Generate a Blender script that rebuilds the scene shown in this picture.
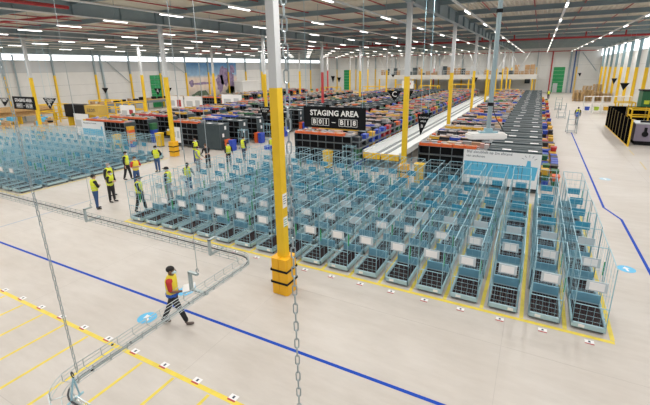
import bpy, math, random
from mathutils import Vector, Matrix
random.seed(7)
S = bpy.context.scene
COL = S.collection
for o in list(bpy.data.objects):
    bpy.data.objects.remove(o)

# ------------------------------------------------------------------ camera
YAW, PITCH, ROLL, CAMZ = 0.490658, 0.272167, -0.0144651, 6.6
fwd = Vector((-math.sin(YAW) * math.cos(PITCH), math.cos(YAW) * math.cos(PITCH), -math.sin(PITCH)))
rgt = Vector((math.cos(YAW), math.sin(YAW), 0))
upv = rgt.cross(fwd)
r2 = math.cos(ROLL) * rgt + math.sin(ROLL) * upv
u2 = -math.sin(ROLL) * rgt + math.cos(ROLL) * upv
cd = bpy.data.cameras.new('camera')
cam = bpy.data.objects.new('camera', cd)
COL.objects.link(cam)
m = Matrix.Identity(4)
for i in range(3):
    m[i][0], m[i][1], m[i][2] = r2[i], u2[i], -fwd[i]
m[2][3] = CAMZ
cam.matrix_world = m
cd.sensor_width = 36.0
cd.lens = 393.51 / 650 * 36
cd.shift_y = -(202.5 - 178.27) / 650
cd.clip_end = 400
cd.clip_start = 0.05
S.camera = cam

# ------------------------------------------------------------------ light and exposure
W = bpy.data.worlds.new('world')
S.world = W
W.use_nodes = True
W.node_tree.nodes['Background'].inputs[0].default_value = (0.93, 0.95, 1.0, 1)
W.node_tree.nodes['Background'].inputs[1].default_value = 0.45
S.view_settings.view_transform = 'Standard'
S.view_settings.look = 'None'
S.view_settings.gamma = 1
S.view_settings.use_curve_mapping = False
S.view_settings.exposure = -0.12
LAMP_W = 165.0
LAMP_COL = (1.0, 0.965, 0.925)

# ------------------------------------------------------------------ materials
MATS = {}
def mat(name, c, rough=0.6, metal=0.0, var=0.0, scale=3.0, emit=0.0, spec=0.5, bump=0.0):
    if name in MATS:
        return MATS[name]
    M = bpy.data.materials.new(name)
    M.use_nodes = True
    nt = M.node_tree
    b = nt.nodes['Principled BSDF']
    b.inputs['Base Color'].default_value = (*c, 1)
    b.inputs['Roughness'].default_value = rough
    b.inputs['Metallic'].default_value = metal
    b.inputs['Specular IOR Level'].default_value = spec
    if emit:
        b.inputs['Emission Color'].default_value = (*c, 1)
        b.inputs['Emission Strength'].default_value = emit
    if var or bump:
        tc = nt.nodes.new('ShaderNodeTexCoord')
        n = nt.nodes.new('ShaderNodeTexNoise')
        n.inputs['Scale'].default_value = scale
        n.inputs['Detail'].default_value = 4
        nt.links.new(tc.outputs['Object'], n.inputs['Vector'])
        if var:
            r = nt.nodes.new('ShaderNodeValToRGB')
            r.color_ramp.elements[0].position = 0.3
            r.color_ramp.elements[1].position = 0.7
            r.color_ramp.elements[0].color = (*[max(0, x * (1 - var)) for x in c], 1)
            r.color_ramp.elements[1].color = (*[min(1, x * (1 + var)) for x in c], 1)
            nt.links.new(n.outputs['Fac'], r.inputs['Fac'])
            nt.links.new(r.outputs['Color'], b.inputs['Base Color'])
        if bump:
            bp = nt.nodes.new('ShaderNodeBump')
            bp.inputs['Strength'].default_value = bump
            bp.inputs['Distance'].default_value = 0.02
            nt.links.new(n.outputs['Fac'], bp.inputs['Height'])
            nt.links.new(bp.outputs['Normal'], b.inputs['Normal'])
    MATS[name] = M
    return M

def floor_material():
    M = bpy.data.materials.new('floor_concrete')
    M.use_nodes = True
    nt = M.node_tree
    N, L = nt.nodes, nt.links
    b = N['Principled BSDF']
    tc = N.new('ShaderNodeTexCoord')
    n1 = N.new('ShaderNodeTexNoise'); n1.inputs['Scale'].default_value = 0.35; n1.inputs['Detail'].default_value = 6
    n2 = N.new('ShaderNodeTexNoise'); n2.inputs['Scale'].default_value = 1.7; n2.inputs['Detail'].default_value = 8; n2.inputs['Roughness'].default_value = 0.65
    L.new(tc.outputs['Object'], n1.inputs['Vector'])
    mp = N.new('ShaderNodeMapping'); mp.inputs['Scale'].default_value = (0.55, 2.2, 1); mp.inputs['Rotation'].default_value = (0, 0, 0.5)
    L.new(tc.outputs['Object'], mp.inputs['Vector']); L.new(mp.outputs['Vector'], n2.inputs['Vector'])
    r1 = N.new('ShaderNodeValToRGB')
    r1.color_ramp.elements[0].position = 0.3; r1.color_ramp.elements[0].color = (0.520, 0.482, 0.440, 1)
    r1.color_ramp.elements[1].position = 0.72; r1.color_ramp.elements[1].color = (0.600, 0.570, 0.535, 1)
    L.new(n1.outputs['Fac'], r1.inputs['Fac'])
    r2_ = N.new('ShaderNodeValToRGB')
    r2_.color_ramp.elements[0].position = 0.32; r2_.color_ramp.elements[0].color = (0.88, 0.87, 0.86, 1)
    r2_.color_ramp.elements[1].position = 0.62; r2_.color_ramp.elements[1].color = (1, 1, 1, 1)
    L.new(n2.outputs['Fac'], r2_.inputs['Fac'])
    mx = N.new('ShaderNodeMixRGB'); mx.blend_type = 'MULTIPLY'; mx.inputs[0].default_value = 0.75
    L.new(r1.outputs['Color'], mx.inputs[1]); L.new(r2_.outputs['Color'], mx.inputs[2])
    L.new(mx.outputs['Color'], b.inputs['Base Color'])
    b.inputs['Roughness'].default_value = 0.38
    b.inputs['Specular IOR Level'].default_value = 0.4
    return M

M_FLOOR = floor_material()
M_PANEL = mat('wall_panel_white', (0.66, 0.67, 0.66), 0.5, var=0.05, scale=0.4)
M_PANELG = mat('wall_panel_grey', (0.50, 0.53, 0.55), 0.5, var=0.05, scale=0.4)
M_BACK = mat('wall_backing', (0.25, 0.28, 0.30), 0.7)
M_DECK = mat('roof_deck', (0.80, 0.745, 0.64), 0.55, var=0.10, scale=0.3)
M_STEEL = mat('steel_painted', (0.30, 0.38, 0.42), 0.45, var=0.06, scale=1.0)
M_BEAM = mat('beam_green_grey', (0.27, 0.345, 0.375), 0.5, var=0.08, scale=0.6)
M_COLG = mat('column_grey', (0.56, 0.58, 0.59), 0.5)
M_YEL = mat('safety_yellow', (0.80, 0.52, 0.015), 0.45, var=0.05, scale=1.5)
M_YLINE = mat('tape_yellow', (0.76, 0.61, 0.07), 0.5, var=0.08, scale=4)
M_ORY = mat('bumper_orange_yellow', (0.86, 0.45, 0.01), 0.5)
M_RED = mat('pipe_red', (0.42, 0.035, 0.04), 0.45)
M_REDC = mat('column_red', (0.50, 0.04, 0.05), 0.5)
M_BLUEL = mat('tape_blue', (0.008, 0.065, 0.46), 0.7, spec=0.2)
M_BLUEF = mat('tape_blue_worn', (0.33, 0.40, 0.50), 0.6)
M_BLACK = mat('black_plastic', (0.009, 0.009, 0.011), 0.6, spec=0.2)
M_SIGN = mat('sign_black', (0.006, 0.007, 0.009), 0.7, spec=0.15)
M_WHITE = mat('white_plastic', (0.80, 0.80, 0.79), 0.4)
M_PAPER = mat('paper_white', (0.82, 0.83, 0.84), 0.6)
M_GALV = mat('galvanised_wire', (0.32, 0.53, 0.62), 0.4, metal=0.1)
M_CARTB = mat('cart_base_blue_grey', (0.38, 0.55, 0.62), 0.45)
M_CARTD = mat('cart_deck_brown', (0.020, 0.011, 0.013), 0.65, spec=0.2)
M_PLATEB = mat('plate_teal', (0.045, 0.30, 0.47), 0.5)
M_PLATEP = mat('plate_pale_sheen', (0.50, 0.58, 0.63), 0.5)  # same plate as the teal one, with reflected light painted into its colour
M_SHELFB = mat('folded_shelf_blue', (0.16, 0.37, 0.50), 0.5)
M_GREENH = mat('green_handle', (0.03, 0.36, 0.12), 0.5)
M_RUB = mat('rubber_dark', (0.03, 0.03, 0.035), 0.7)
M_SLATE = mat('slate_cover', (0.050, 0.072, 0.082), 0.55, spec=0.3, var=0.1, scale=2)
M_RACKP = mat('rack_post', (0.20, 0.23, 0.25), 0.45, metal=0.3)
M_CARD = mat('cardboard', (0.42, 0.27, 0.14), 0.8, var=0.15, scale=3)
M_WOOD = mat('pallet_wood', (0.50, 0.33, 0.15), 0.75, var=0.2, scale=5)
M_GREEND = mat('door_green', (0.015, 0.28, 0.09), 0.5)
M_STICK = mat('floor_sticker_blue', (0.10, 0.48, 0.78), 0.45)
M_BANB = mat('banner_blue', (0.10, 0.46, 0.70), 0.5)
M_INK = mat('ink_dark', (0.03, 0.05, 0.09), 0.6)
M_LAMP = mat('lamp_diffuser', (1.0, 0.97, 0.92), 0.5, emit=5.0)
M_DAY = mat('window_daylight', (0.92, 0.97, 1.0), 0.2, emit=1.9)
M_TRAY = mat('tray_wire', (0.42, 0.48, 0.49), 0.35, metal=0.6)
M_CHAIN = mat('chain_galvanised', (0.38, 0.44, 0.46), 0.35, metal=0.6)
M_CABLE = mat('cable_dark', (0.05, 0.055, 0.06), 0.6)
M_LAV = mat('machine_lavender', (0.30, 0.26, 0.34), 0.45)
M_BELT = mat('conveyor_belt_grey', (0.22, 0.25, 0.26), 0.6)
M_CONV = mat('conveyor_white', (0.72, 0.76, 0.76), 0.35)
TOTE = {'orange': mat('tote_orange', (0.72, 0.13, 0.03), 0.5), 'blue': mat('tote_blue', (0.03, 0.08, 0.50), 0.5),
        'green': mat('tote_green', (0.03, 0.16, 0.06), 0.5), 'yellow': mat('tote_yellow', (0.72, 0.42, 0.03), 0.5),
        'red': mat('tote_red', (0.50, 0.03, 0.04), 0.5), 'black': mat('tote_black', (0.02, 0.022, 0.03), 0.5)}
TCOL = list(TOTE)

# ------------------------------------------------------------------ mesh builder
class MB:
    def __init__(s):
        s.v, s.f, s.mi = [], [], []
    def box(s, x0, x1, y0, y1, z0, z1, mi=0):
        b = len(s.v)
        s.v += [(x0, y0, z0), (x1, y0, z0), (x1, y1, z0), (x0, y1, z0), (x0, y0, z1), (x1, y0, z1), (x1, y1, z1), (x0, y1, z1)]
        for q in ((0, 3, 2, 1), (4, 5, 6, 7), (0, 1, 5, 4), (1, 2, 6, 5), (2, 3, 7, 6), (3, 0, 4, 7)):
            s.f.append(tuple(b + i for i in q)); s.mi.append(mi)
        return s
    def taper(s, x0, x1, y0, y1, z0, z1, t, mi=0):
        """box whose foot is smaller by t on every side"""
        b = len(s.v)
        s.v += [(x0 + t, y0 + t, z0), (x1 - t, y0 + t, z0), (x1 - t, y1 - t, z0), (x0 + t, y1 - t, z0), (x0, y0, z1), (x1, y0, z1), (x1, y1, z1), (x0, y1, z1)]
        for q in ((0, 3, 2, 1), (4, 5, 6, 7), (0, 1, 5, 4), (1, 2, 6, 5), (2, 3, 7, 6), (3, 0, 4, 7)):
            s.f.append(tuple(b + i for i in q)); s.mi.append(mi)
        return s
    def tube(s, p, q, r, n=4, mi=0, cap=False, r2=None):
        p, q = Vector(p), Vector(q)
        d = (q - p)
        if d.length < 1e-7:
            return s
        d.normalize()
        a = Vector((0, 0, 1)) if abs(d.z) < 0.9 else Vector((1, 0, 0))
        u = d.cross(a).normalized(); w = d.cross(u)
        b = len(s.v)
        for c, rr in ((p, r), (q, r if r2 is None else r2)):
            for k in range(n):
                t = 2 * math.pi * (k + 0.5) / n
                s.v.append(tuple(c + rr * (math.cos(t) * u + math.sin(t) * w)))
        for k in range(n):
            s.f.append((b + k, b + (k + 1) % n, b + n + (k + 1) % n, b + n + k)); s.mi.append(mi)
        if cap:
            s.f.append(tuple(b + k for k in reversed(range(n)))); s.mi.append(mi)
            s.f.append(tuple(b + n + k for k in range(n))); s.mi.append(mi)
        return s
    def path(s, pts, r, n=5, mi=0):
        for a, b in zip(pts, pts[1:]):
            s.tube(a, b, r, n, mi)
        return s
    def prism(s, poly, axis, a, b, mi=0):
        """poly: 2-D points; axis 'y' -> (x,z) extruded along y etc."""
        base = len(s.v); n = len(poly)
        for t in (a, b):
            for (p, q) in poly:
                s.v.append({'x': (t, p, q), 'y': (p, t, q), 'z': (p, q, t)}[axis])
        s.f.append(tuple(base + i for i in range(n))); s.mi.append(mi)
        s.f.append(tuple(base + n + i for i in reversed(range(n)))); s.mi.append(mi)
        for i in range(n):
            j = (i + 1) % n
            s.f.append((base + i, base + n + i, base + n + j, base + j)); s.mi.append(mi)
        return s
    def ball(s, c, rx, ry, rz, nu=8, nv=6, mi=0):
        b = len(s.v)
        for i in range(nv + 1):
            th = math.pi * i / nv
            for k in range(nu):
                ph = 2 * math.pi * k / nu
                s.v.append((c[0] + rx * math.sin(th) * math.cos(ph), c[1] + ry * math.sin(th) * math.sin(ph), c[2] + rz * math.cos(th)))
        for i in range(nv):
            for k in range(nu):
                k2 = (k + 1) % nu
                s.f.append((b + i * nu + k, b + (i + 1) * nu + k, b + (i + 1) * nu + k2, b + i * nu + k2)); s.mi.append(mi)
        return s
    def mesh(s, name, mats, smooth=False):
        me = bpy.data.meshes.new(name)
        me.from_pydata([tuple(v) for v in s.v], [], s.f)
        for M in (mats if isinstance(mats, (list, tuple)) else [mats]):
            me.materials.append(M)
        if len(set(s.mi)) > 1:
            me.polygons.foreach_set('material_index', s.mi)
        if smooth:
            me.polygons.foreach_set('use_smooth', [True] * len(me.polygons))
        me.update()
        return me

def tag(o, label=None, cat=None, group=None, kind=None):
    if label: o['label'] = label
    if cat: o['category'] = cat
    if group: o['group'] = group
    if kind: o['kind'] = kind
    return o
def obj(name, data, parent=None, loc=(0, 0, 0), rz=0.0, rot=None):
    if isinstance(data, tuple):
        data = data[0].mesh(name, data[1])
    o = bpy.data.objects.new(name, data)
    COL.objects.link(o)
    o.location = loc
    o.rotation_euler = rot if rot else (0, 0, rz)
    if parent: o.parent = parent
    return o
def empty(name, loc=(0, 0, 0), rz=0.0):
    o = bpy.data.objects.new(name, None)
    o.empty_display_size = 0.1
    COL.objects.link(o)
    o.location = loc
    o.rotation_euler = (0, 0, rz)
    return o
def box(name, x0, x1, y0, y1, z0, z1, M, parent=None):
    return obj(name, (MB().box(x0, x1, y0, y1, z0, z1), M), parent)
def text_mesh(txt, size, M, depth=0.004, spacing=1.0, bold=0.0):
    c = bpy.data.curves.new('lettering', 'FONT')
    c.body = txt; c.size = size; c.align_x = 'CENTER'; c.align_y = 'CENTER'; c.extrude = depth
    c.space_character = spacing; c.resolution_u = 2; c.offset = bold
    t = bpy.data.objects.new('lettering_tmp', c)
    COL.objects.link(t)
    dg = bpy.context.evaluated_depsgraph_get()
    me = bpy.data.meshes.new_from_object(t.evaluated_get(dg))
    bpy.data.objects.remove(t)
    me.materials.clear(); me.materials.append(M)
    return me
ONES = ['zeroth', 'first', 'second', 'third', 'fourth', 'fifth', 'sixth', 'seventh', 'eighth', 'ninth', 'tenth', 'eleventh', 'twelfth', 'thirteenth',
        'fourteenth', 'fifteenth', 'sixteenth', 'seventeenth', 'eighteenth', 'nineteenth']
def nth(n):
    if n < 20: return ONES[n]
    t = {2: 'twent', 3: 'thirt', 4: 'fort', 5: 'fift', 6: 'sixt', 7: 'sevent', 8: 'eight', 9: 'ninet'}[n // 10]
    return t + 'ieth' if n % 10 == 0 else t + 'y-' + ONES[n % 10]

# ================================================================== SETTING
XL, XR, YF, YB = -63.4, 12.2, 116.0, -7.0
ZC = 10.80
fl = box('floor', XL - 0.4, XR + 0.4, YB, YF + 0.4, -0.3, 0, M_FLOOR)
tag(fl, 'polished beige concrete warehouse floor', kind='structure')
# saw-cut joints in the slab
jm_x = MB().box(XL, XR, -0.006, 0.006, 0, 0.0012).mesh('slab_joint', mat('joint_grey', (0.46, 0.43, 0.40), 0.6))
jm_y = MB().box(-0.006, 0.006, YB, YF, 0, 0.0012).mesh('slab_joint', MATS['joint_grey'])
for y in (2.75, 9.05 + 0.15, 15.35, 21.65, 27.95, 34.25):
    obj('slab_joint', jm_x, fl, (0, y, 0))
for x in (-12.7, -6.4, -0.1, 6.2, -19, -25.2):
    obj('slab_joint', jm_y, fl, (x, 0, 0))

# corrugated roof deck (ribs run along Y)
mb = MB()
prof = []
x = XL - 0.4
p = 0.30
while x < XR + 0.4:
    prof += [(x, ZC), (x + 0.11, ZC), (x + 0.15, ZC + 0.09), (x + 0.26, ZC + 0.09)]
    x += p
for i, (a, b) in enumerate(prof):
    mb.v += [(a, YB, b), (a, YF + 0.4, b)]
for i in range(len(prof) - 1):
    mb.f.append((2 * i, 2 * i + 1, 2 * i + 3, 2 * i + 2)); mb.mi.append(0)
cl = obj('ceiling', (mb, M_DECK)); tag(cl, 'corrugated beige metal roof deck', kind='structure')

# walls: backing plus panels
def wall(name, label, axis, at, lo, hi, side, zs, step, mats, skip=()):
    """axis 'x' = wall plane X=at running in Y"""
    t = 0.25 * side
    a, b = min(at, at + t), max(at, at + t)
    if axis == 'x':
        w = box(name, a, b, lo, hi, 0, ZC + 0.1, M_BACK)
    else:
        w = box(name, lo, hi, a, b, 0, ZC + 0.1, M_BACK)
    tag(w, label, kind='structure')
    n = round((hi - lo) / step)
    st = (hi - lo) / n
    cache = {}
    for zi, (z0, z1) in enumerate(zs):
        for k in range(n):
            if (zi, k) in skip: continue
            key = zi
            if key not in cache:
                d = 0.03 * -side
                d0, d1 = min(0, d), max(0, d)
                if axis == 'x':
                    cache[key] = MB().box(d0, d1, 0.012, st - 0.012, z0 + 0.012, z1 - 0.012).mesh('panel', mats[zi])
                else:
                    cache[key] = MB().box(0.012, st - 0.012, d0, d1, z0 + 0.012, z1 - 0.012).mesh('panel', mats[zi])
            obj('panel', cache[key], w, (at, lo + k * st, 0) if axis == 'x' else (lo + k * st, at, 0))
    return w
zs = [(0, 3.1), (3.1, 4.7), (4.7, 6.6), (6.6, 8.22), (9.15, ZC)]
wl = wall('wall_left', 'long white panelled wall under a window band', 'x', XL, 15.35, YF, -1, zs, 6.3, [M_PANEL, M_PANEL, M_PANEL, M_PANELG, M_STEEL])
wf = wall('wall_far', 'white panelled far end wall of the hall', 'y', YF, XL, XR, 1, [(0, 3.1), (3.1, 6.6), (6.6, ZC)], 6.3, [M_PANEL, M_PANEL, M_PANEL])
wr = wall('wall_right', 'white right wall between yellow columns', 'x', XR, 40.0, YF, 1, [(0, 3.1), (3.1, 6.6), (6.6, 8.5), (10.0, ZC)], 6.3, [M_PANEL, M_PANEL, M_PANEL, M_STEEL])
# window bands
wn = [0]
def window(axis, at, lo, hi, z0, z1, side, label):
    wn[0] += 1
    d = -0.02 * side
    w = empty('window_%d' % wn[0], (at + d, lo, z0)); tag(w, label, kind='structure')
    L = hi - lo
    obj('frame', (MB().box(-0.04, 0.04, 0, L, 0, 0.06).box(-0.04, 0.04, 0, L, z1 - z0 - 0.06, z1 - z0).box(-0.04, 0.04, 0, 0.06, 0, z1 - z0).box(-0.04, 0.04, L - 0.06, L, 0, z1 - z0), M_STEEL), w)
    obj('pane', (MB().box(-0.01, 0.01, 0.06, L - 0.06, 0.06, z1 - z0 - 0.06), M_DAY), w)
n = round((YF - 15.35) / 6.3); st = (YF - 15.35) / n
for k in range(n):
    window('x', XL, 15.35 + k * st, 15.35 + (k + 1) * st, 8.22, 9.15, -1, 'bright high window in the left wall, %s bay from the near end' % nth(k + 1))
n = round((YF - 40) / 6.3); st = (YF - 40) / n
for k in range(n):
    window('x', XR, 40 + k * st, 40 + (k + 1) * st, 8.5, 10.0, 1, 'bright high window in the right wall, %s bay from the near end' % nth(k + 1))

# roof steel
def ibeam(L, h, w, tf=0.03, tw=0.02, axis='x'):
    mb = MB()
    if axis == 'x':
        mb.box(0, L, -w / 2, w / 2, 0, tf).box(0, L, -w / 2, w / 2, h - tf, h).box(0, L, -tw / 2, tw / 2, tf, h - tf)
    else:
        mb.box(-w / 2, w / 2, 0, L, 0, tf).box(-w / 2, w / 2, 0, L, h - tf, h).box(-tw / 2, tw / 2, 0, L, tf, h - tf)
    return mb
bm = ibeam(XR - XL, 0.34, 0.2, axis='x').mesh('roof_beam', M_BEAM)
Y0, DY = 9.05, 12.6
y = Y0 - 2 * 6.3
k = 0
while y < YF:
    k += 1
    tag(obj('roof_beam', bm, None, (XL, y, ZC - 0.345)), 'green-grey steel roof beam crossing the hall, %s from the camera' % nth(k), kind='structure')
    y += 6.3
gm = ibeam(YF - YB, 0.86, 0.32, axis='y').mesh('roof_girder', M_STEEL)
sm = MB().box(-0.15, 0.15, -0.012, 0.012, 0.03, 0.83).mesh('stiffener', M_BEAM)
COLX = [-6.4, -25.2, -44.1]
for i, xx in enumerate(COLX):
    g_ = tag(obj('roof_girder', gm, None, (xx, YB, 9.86)), 'deep blue-grey roof girder along the %s column line from the right' % nth(i + 1), kind='structure')
    yy = Y0 - YB
    while yy < YF - YB - 1:
        for q in (-0.35, 0.35, 3.15, 6.3, 9.45):
            obj('stiffener', sm, g_, (0, yy + q, 0))
        yy += DY

# columns
def col_meshes(w, ztop):
    h = w / 2
    grey = MB().box(-h, h, -h, h, 6.12, ztop)
    for c in (-1, 1):
        pass
    return grey.mesh('shaft', M_COLG)
shaft = col_meshes(0.25, 9.86)
yb = MB().box(-0.127, 0.127, -0.127, 0.127, 0, 6.12)
yband = yb.mesh('painted_base', M_YEL)
rband = yb.mesh('painted_base', M_REDC)
capp = MB().box(-0.2, 0.2, -0.2, 0.2, 9.82, 9.862).mesh('cap_plate', M_COLG)
def bumper_ring():
    mb = MB()
    for z in (0, 0.4, 0.8):
        for sx in (-1, 1):
            for sy in (-1, 1):
                x0, x1 = (0.008, 0.285) if sx > 0 else (-0.285, -0.008)
                y0, y1 = (0.008, 0.285) if sy > 0 else (-0.285, -0.008)
                b = len(mb.v)
                # chamfered block
                c = 0.05
                poly = [(x0, y0), (x1, y0), (x1, y1), (x0, y1)]
                ox, oy = (x1 if sx > 0 else x0), (y1 if sy > 0 else y0)
                pts = []
                for (px, py) in poly:
                    if px == ox and py == oy:
                        a_, b_ = (px - sx * c, py), (px, py - sy * c)
                        pts += ([a_, b_] if (sx * sy < 0) else [b_, a_])
                    else:
                        pts.append((px, py))
                mb.prism(pts, 'z', z + 0.012, z + 0.388)
    return mb
bump_m = bumper_ring().mesh('bumper', M_ORY)
strap_m = MB()
for z in (0.40, 0.80):
    for (a, b, c, d) in ((-0.295, 0.295, -0.295, -0.283), (-0.295, 0.295, 0.283, 0.295), (-0.295, -0.283, -0.295, 0.295), (0.283, 0.295, -0.295, 0.295)):
        strap_m.box(a, b, c, d, z - 0.035, z + 0.035)
strap_m = strap_m.mesh('strap', M_BLACK)
COLS = {}
def column(x, y, red=False, bump=True, label=''):
    c = empty('column', (x, y, 0)); tag(c, label, kind='structure')
    obj('shaft', shaft, c); obj('painted_base', rband if red else yband, c); obj('cap_plate', capp, c)
    if bump:
        b = obj('bumper', bump_m, c); obj('strap', strap_m, b)
    COLS[(round(x), round(y))] = c
    return c
for i, xx in enumerate(COLX):
    for j in range(0, 9):
        yy = Y0 + DY * j
        xx = COLX[i]
        if yy > 112 or (i == 2 and j == 0): continue
        red = (i == 1 and j in (3,)) or (i == 2 and j in (6,)) or (i == 1 and j == 8)
        if (i, j) == (0, 0): xx, yy = xx + 0.17, yy - 0.12
        column(xx, yy, red, j < 4, '%s-based grey steel column, %s from the camera on the %s column line from the right' % ('red' if red else 'yellow', nth(j + 1), nth(i + 1)))
# notices on the main pillar
pil = COLS[(-6, 9)]
for z, w_, h_ in ((2.95, 0.2, 0.42), (2.30, 0.2, 0.30)):
    n_ = obj('notice', (MB().box(0.128, 0.134, -0.1, 0.1, -h_ / 2, h_ / 2), M_PAPER), pil, (0, 0, z))
    lm = MB()
    for q in range(4):
        lm.box(0.1345, 0.136, -0.08, 0.08 - 0.03 * (q % 2), h_ / 2 - 0.09 - q * 0.07, h_ / 2 - 0.07 - q * 0.07)
    obj('printed_lines', (lm, M_GREENH if z < 2.5 else M_INK), n_)
# wall columns
wcol_top = MB().box(0, 0.30, -0.10, 0.10, 6.15, ZC - 0.5).mesh('shaft', M_STEEL)
wcol_bot = MB().box(0, 0.305, -0.105, 0.105, 0, 6.15).mesh('painted_base', M_YEL)
for k in range(16):
    yy = Y0 + 6.3 + 6.3 * k
    if yy > YF - 1: break
    c = empty('wall_column', (XL + 0.03, yy, 0)); tag(c, 'yellow-based steel column on the left wall, %s from the near end' % nth(k + 1), kind='structure')
    obj('shaft', wcol_top, c); obj('painted_base', wcol_bot, c)
wr_top = MB().box(-0.36, 0, -0.12, 0.12, 6.15, ZC - 0.5).mesh('shaft', mat('column_teal_grey', (0.20, 0.30, 0.33), 0.5))
wr_bot = MB().box(-0.365, 0, -0.125, 0.125, 0, 6.15).mesh('painted_base', M_YEL)
k = 0
yy = Y0 + DY * 2 + 6.3
while yy < YF - 1:
    k += 1
    c = empty('wall_column', (XR - 0.03, yy, 0)); tag(c, 'deep yellow-based column on the right wall, %s from the near end' % nth(k), kind='structure')
    obj('shaft', wr_top, c); obj('painted_base', wr_bot, c)
    yy += 6.3
fw_top = MB().box(-0.1, 0.1, -0.3, 0, 6.15, ZC - 0.5).mesh('shaft', M_STEEL)
fw_bot = MB().box(-0.105, 0.105, -0.305, 0, 0, 6.15).mesh('painted_base', M_YEL)
for k, xx in enumerate((-57, -50.5, -44.1, -37.8, -31.5, -25.2, -19, -12.7, -1.0, 7.6)):
    c = empty('wall_column', (xx, YF - 0.03, 0)); tag(c, 'yellow-based steel column on the far wall, %s from the left' % nth(k + 1), kind='structure')
    obj('shaft', fw_top, c); obj('painted_base', fw_bot, c)
# bracing and rain pipe on the left wall
def rod(name, pts, r, M, label, kind='structure', n=6):
    o = obj(name, (MB().path(pts, r, n), M)); tag(o, label, kind=kind); return o
rod('trim_1', [(XL + 0.2, 41.2, 9.6), (XL + 0.2, 46.6, 4.7)], 0.06, M_STEEL, 'diagonal steel brace on the left wall')
rod('trim_2', [(XL + 0.2, 59.0, 6.2), (XL + 0.2, 53.5, 9.6)], 0.06, M_STEEL, 'opposite diagonal steel brace by the mural')
rod('trim_3', [(XL + 0.25, 42.0, 0), (XL + 0.25, 41.6, 9.8)], 0.16, M_STEEL, 'thick grey rain pipe down the left wall')
rod('trim_4', [(XL + 0.25, 29.3, 0), (XL + 0.25, 29.3, 9.0)], 0.10, M_STEEL, 'thin grey rain pipe near the hall corner')
rod('trim_5', [(8.3, YF - 0.2, 9.5), (11.6, YF - 0.2, 5.2)], 0.07, M_STEEL, 'diagonal steel brace on the far wall')
rod('trim_6', [(6.1, YF - 0.3, 0), (6.1, YF - 0.3, 9.9)], 0.18, M_STEEL, 'grey rain pipe beside the green far door')
rod('trim_7', [(7.0, YF - 0.3, 0), (7.0, YF - 0.3, 9.9)], 0.14, mat('pipe_blue', (0.05, 0.12, 0.32), 0.5), 'blue vertical pipe on the far wall')
rod('trim_8', [(2.2, YF - 0.3, 0), (2.2, YF - 0.3, 9.9)], 0.14, M_RED, 'red vertical riser pipe on the far wall')

# doors
dn = [0]
def door_y(x0, x1, h, inner, label):
    dn[0] += 1
    d = empty('door_%d' % dn[0], ((x0 + x1) / 2, YF - 0.04, 0)); tag(d, label, kind='structure')
    w = (x1 - x0) / 2
    for i in range(7):
        obj('slat', (MB().box(-w, w, -0.08, 0, h * i / 7 + 0.02, h * (i + 1) / 7 - 0.02), M_GREEND), d)
    if inner:
        wk = obj('wicket_door', (MB().box(inner[0] - (x0 + x1) / 2, inner[1] - (x0 + x1) / 2, -0.14, -0.08, 0, 2.25), M_PANELG), d)
        obj('handle', (MB().box(inner[1] - (x0 + x1) / 2 - 0.25, inner[1] - (x0 + x1) / 2 - 0.15, -0.2, -0.14, 1.0, 1.1), M_BLACK), wk)
door_y(2.75, 5.2, 6.15, (3.0, 4.0), 'tall green shutter door with grey wicket door')
door_y(-54.6, -52.3, 6.05, None, 'narrow tall green door far left on the end wall')
dn[0] += 1
d = empty('door_%d' % dn[0], (XL + 0.05, 52.2, 0)); tag(d, 'tall green loading door in the left wall', kind='structure')
for i in range(7):
    obj('slat', (MB().box(0, 0.08, -1.35, 1.35, 5.85 * i / 7 + 0.02, 5.85 * (i + 1) / 7 - 0.02), M_GREEND), d)

# ------------------------------------------------------------------ lamps on rails
rail_m = MB().box(-0.065, 0.065, 0, YF - YB - 2, 0, 0.07).mesh('lamp_rail', mat('rail_white', (0.85, 0.86, 0.86), 0.4))
hous_m = MB().box(-0.07, 0.07, -0.8, 0.8, -0.03, 0.0).mesh('housing', M_WHITE)
diff_m = MB().box(-0.05, 0.05, -0.78, 0.78, -0.07, -0.03).mesh('diffuser', M_LAMP)
hang_m = MB().tube((0, 0, 0.07), (0, 0, ZC - 9.62), 0.012, 4).mesh('hanger_rod', M_STEEL)
LX = [0.8 + 4.88 * k for k in range(-12, 2)] + [10.45]
for i, xx in enumerate(sorted(LX, reverse=True)):
    RL = tag(obj('lamp_rail', rail_m, None, (xx, YB + 1, 9.62)), 'thin white light rail, %s from the right wall' % nth(i + 1), 'light rail', 'light rails under the roof')
    for j in range(14):
        yy = 0.6 + 8.2 * j
        if yy > YF - 3: continue
        L = empty('strip_lamp', (xx, yy, 9.62)); tag(L, 'glowing white strip lamp, %s from the camera on %s light rail from right' % (nth(j + 1), nth(i + 1)), 'lamp', 'strip lamps under the roof')
        obj('housing', hous_m, L); obj('diffuser', diff_m, L); obj('hanger_rod', hang_m, RL, (0, yy - YB - 1, 0))
        ld = bpy.data.lights.get('lamp_light')
        if not ld:
            ld = bpy.data.lights.new('lamp_light', 'AREA')
            ld.shape = 'RECTANGLE'; ld.size = 0.12; ld.size_y = 1.6; ld.energy = LAMP_W; ld.color = LAMP_COL
        lo = bpy.data.objects.new('lamp_light', ld); COL.objects.link(lo); lo.location = (0, 0, -0.1); lo.parent = L

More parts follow.
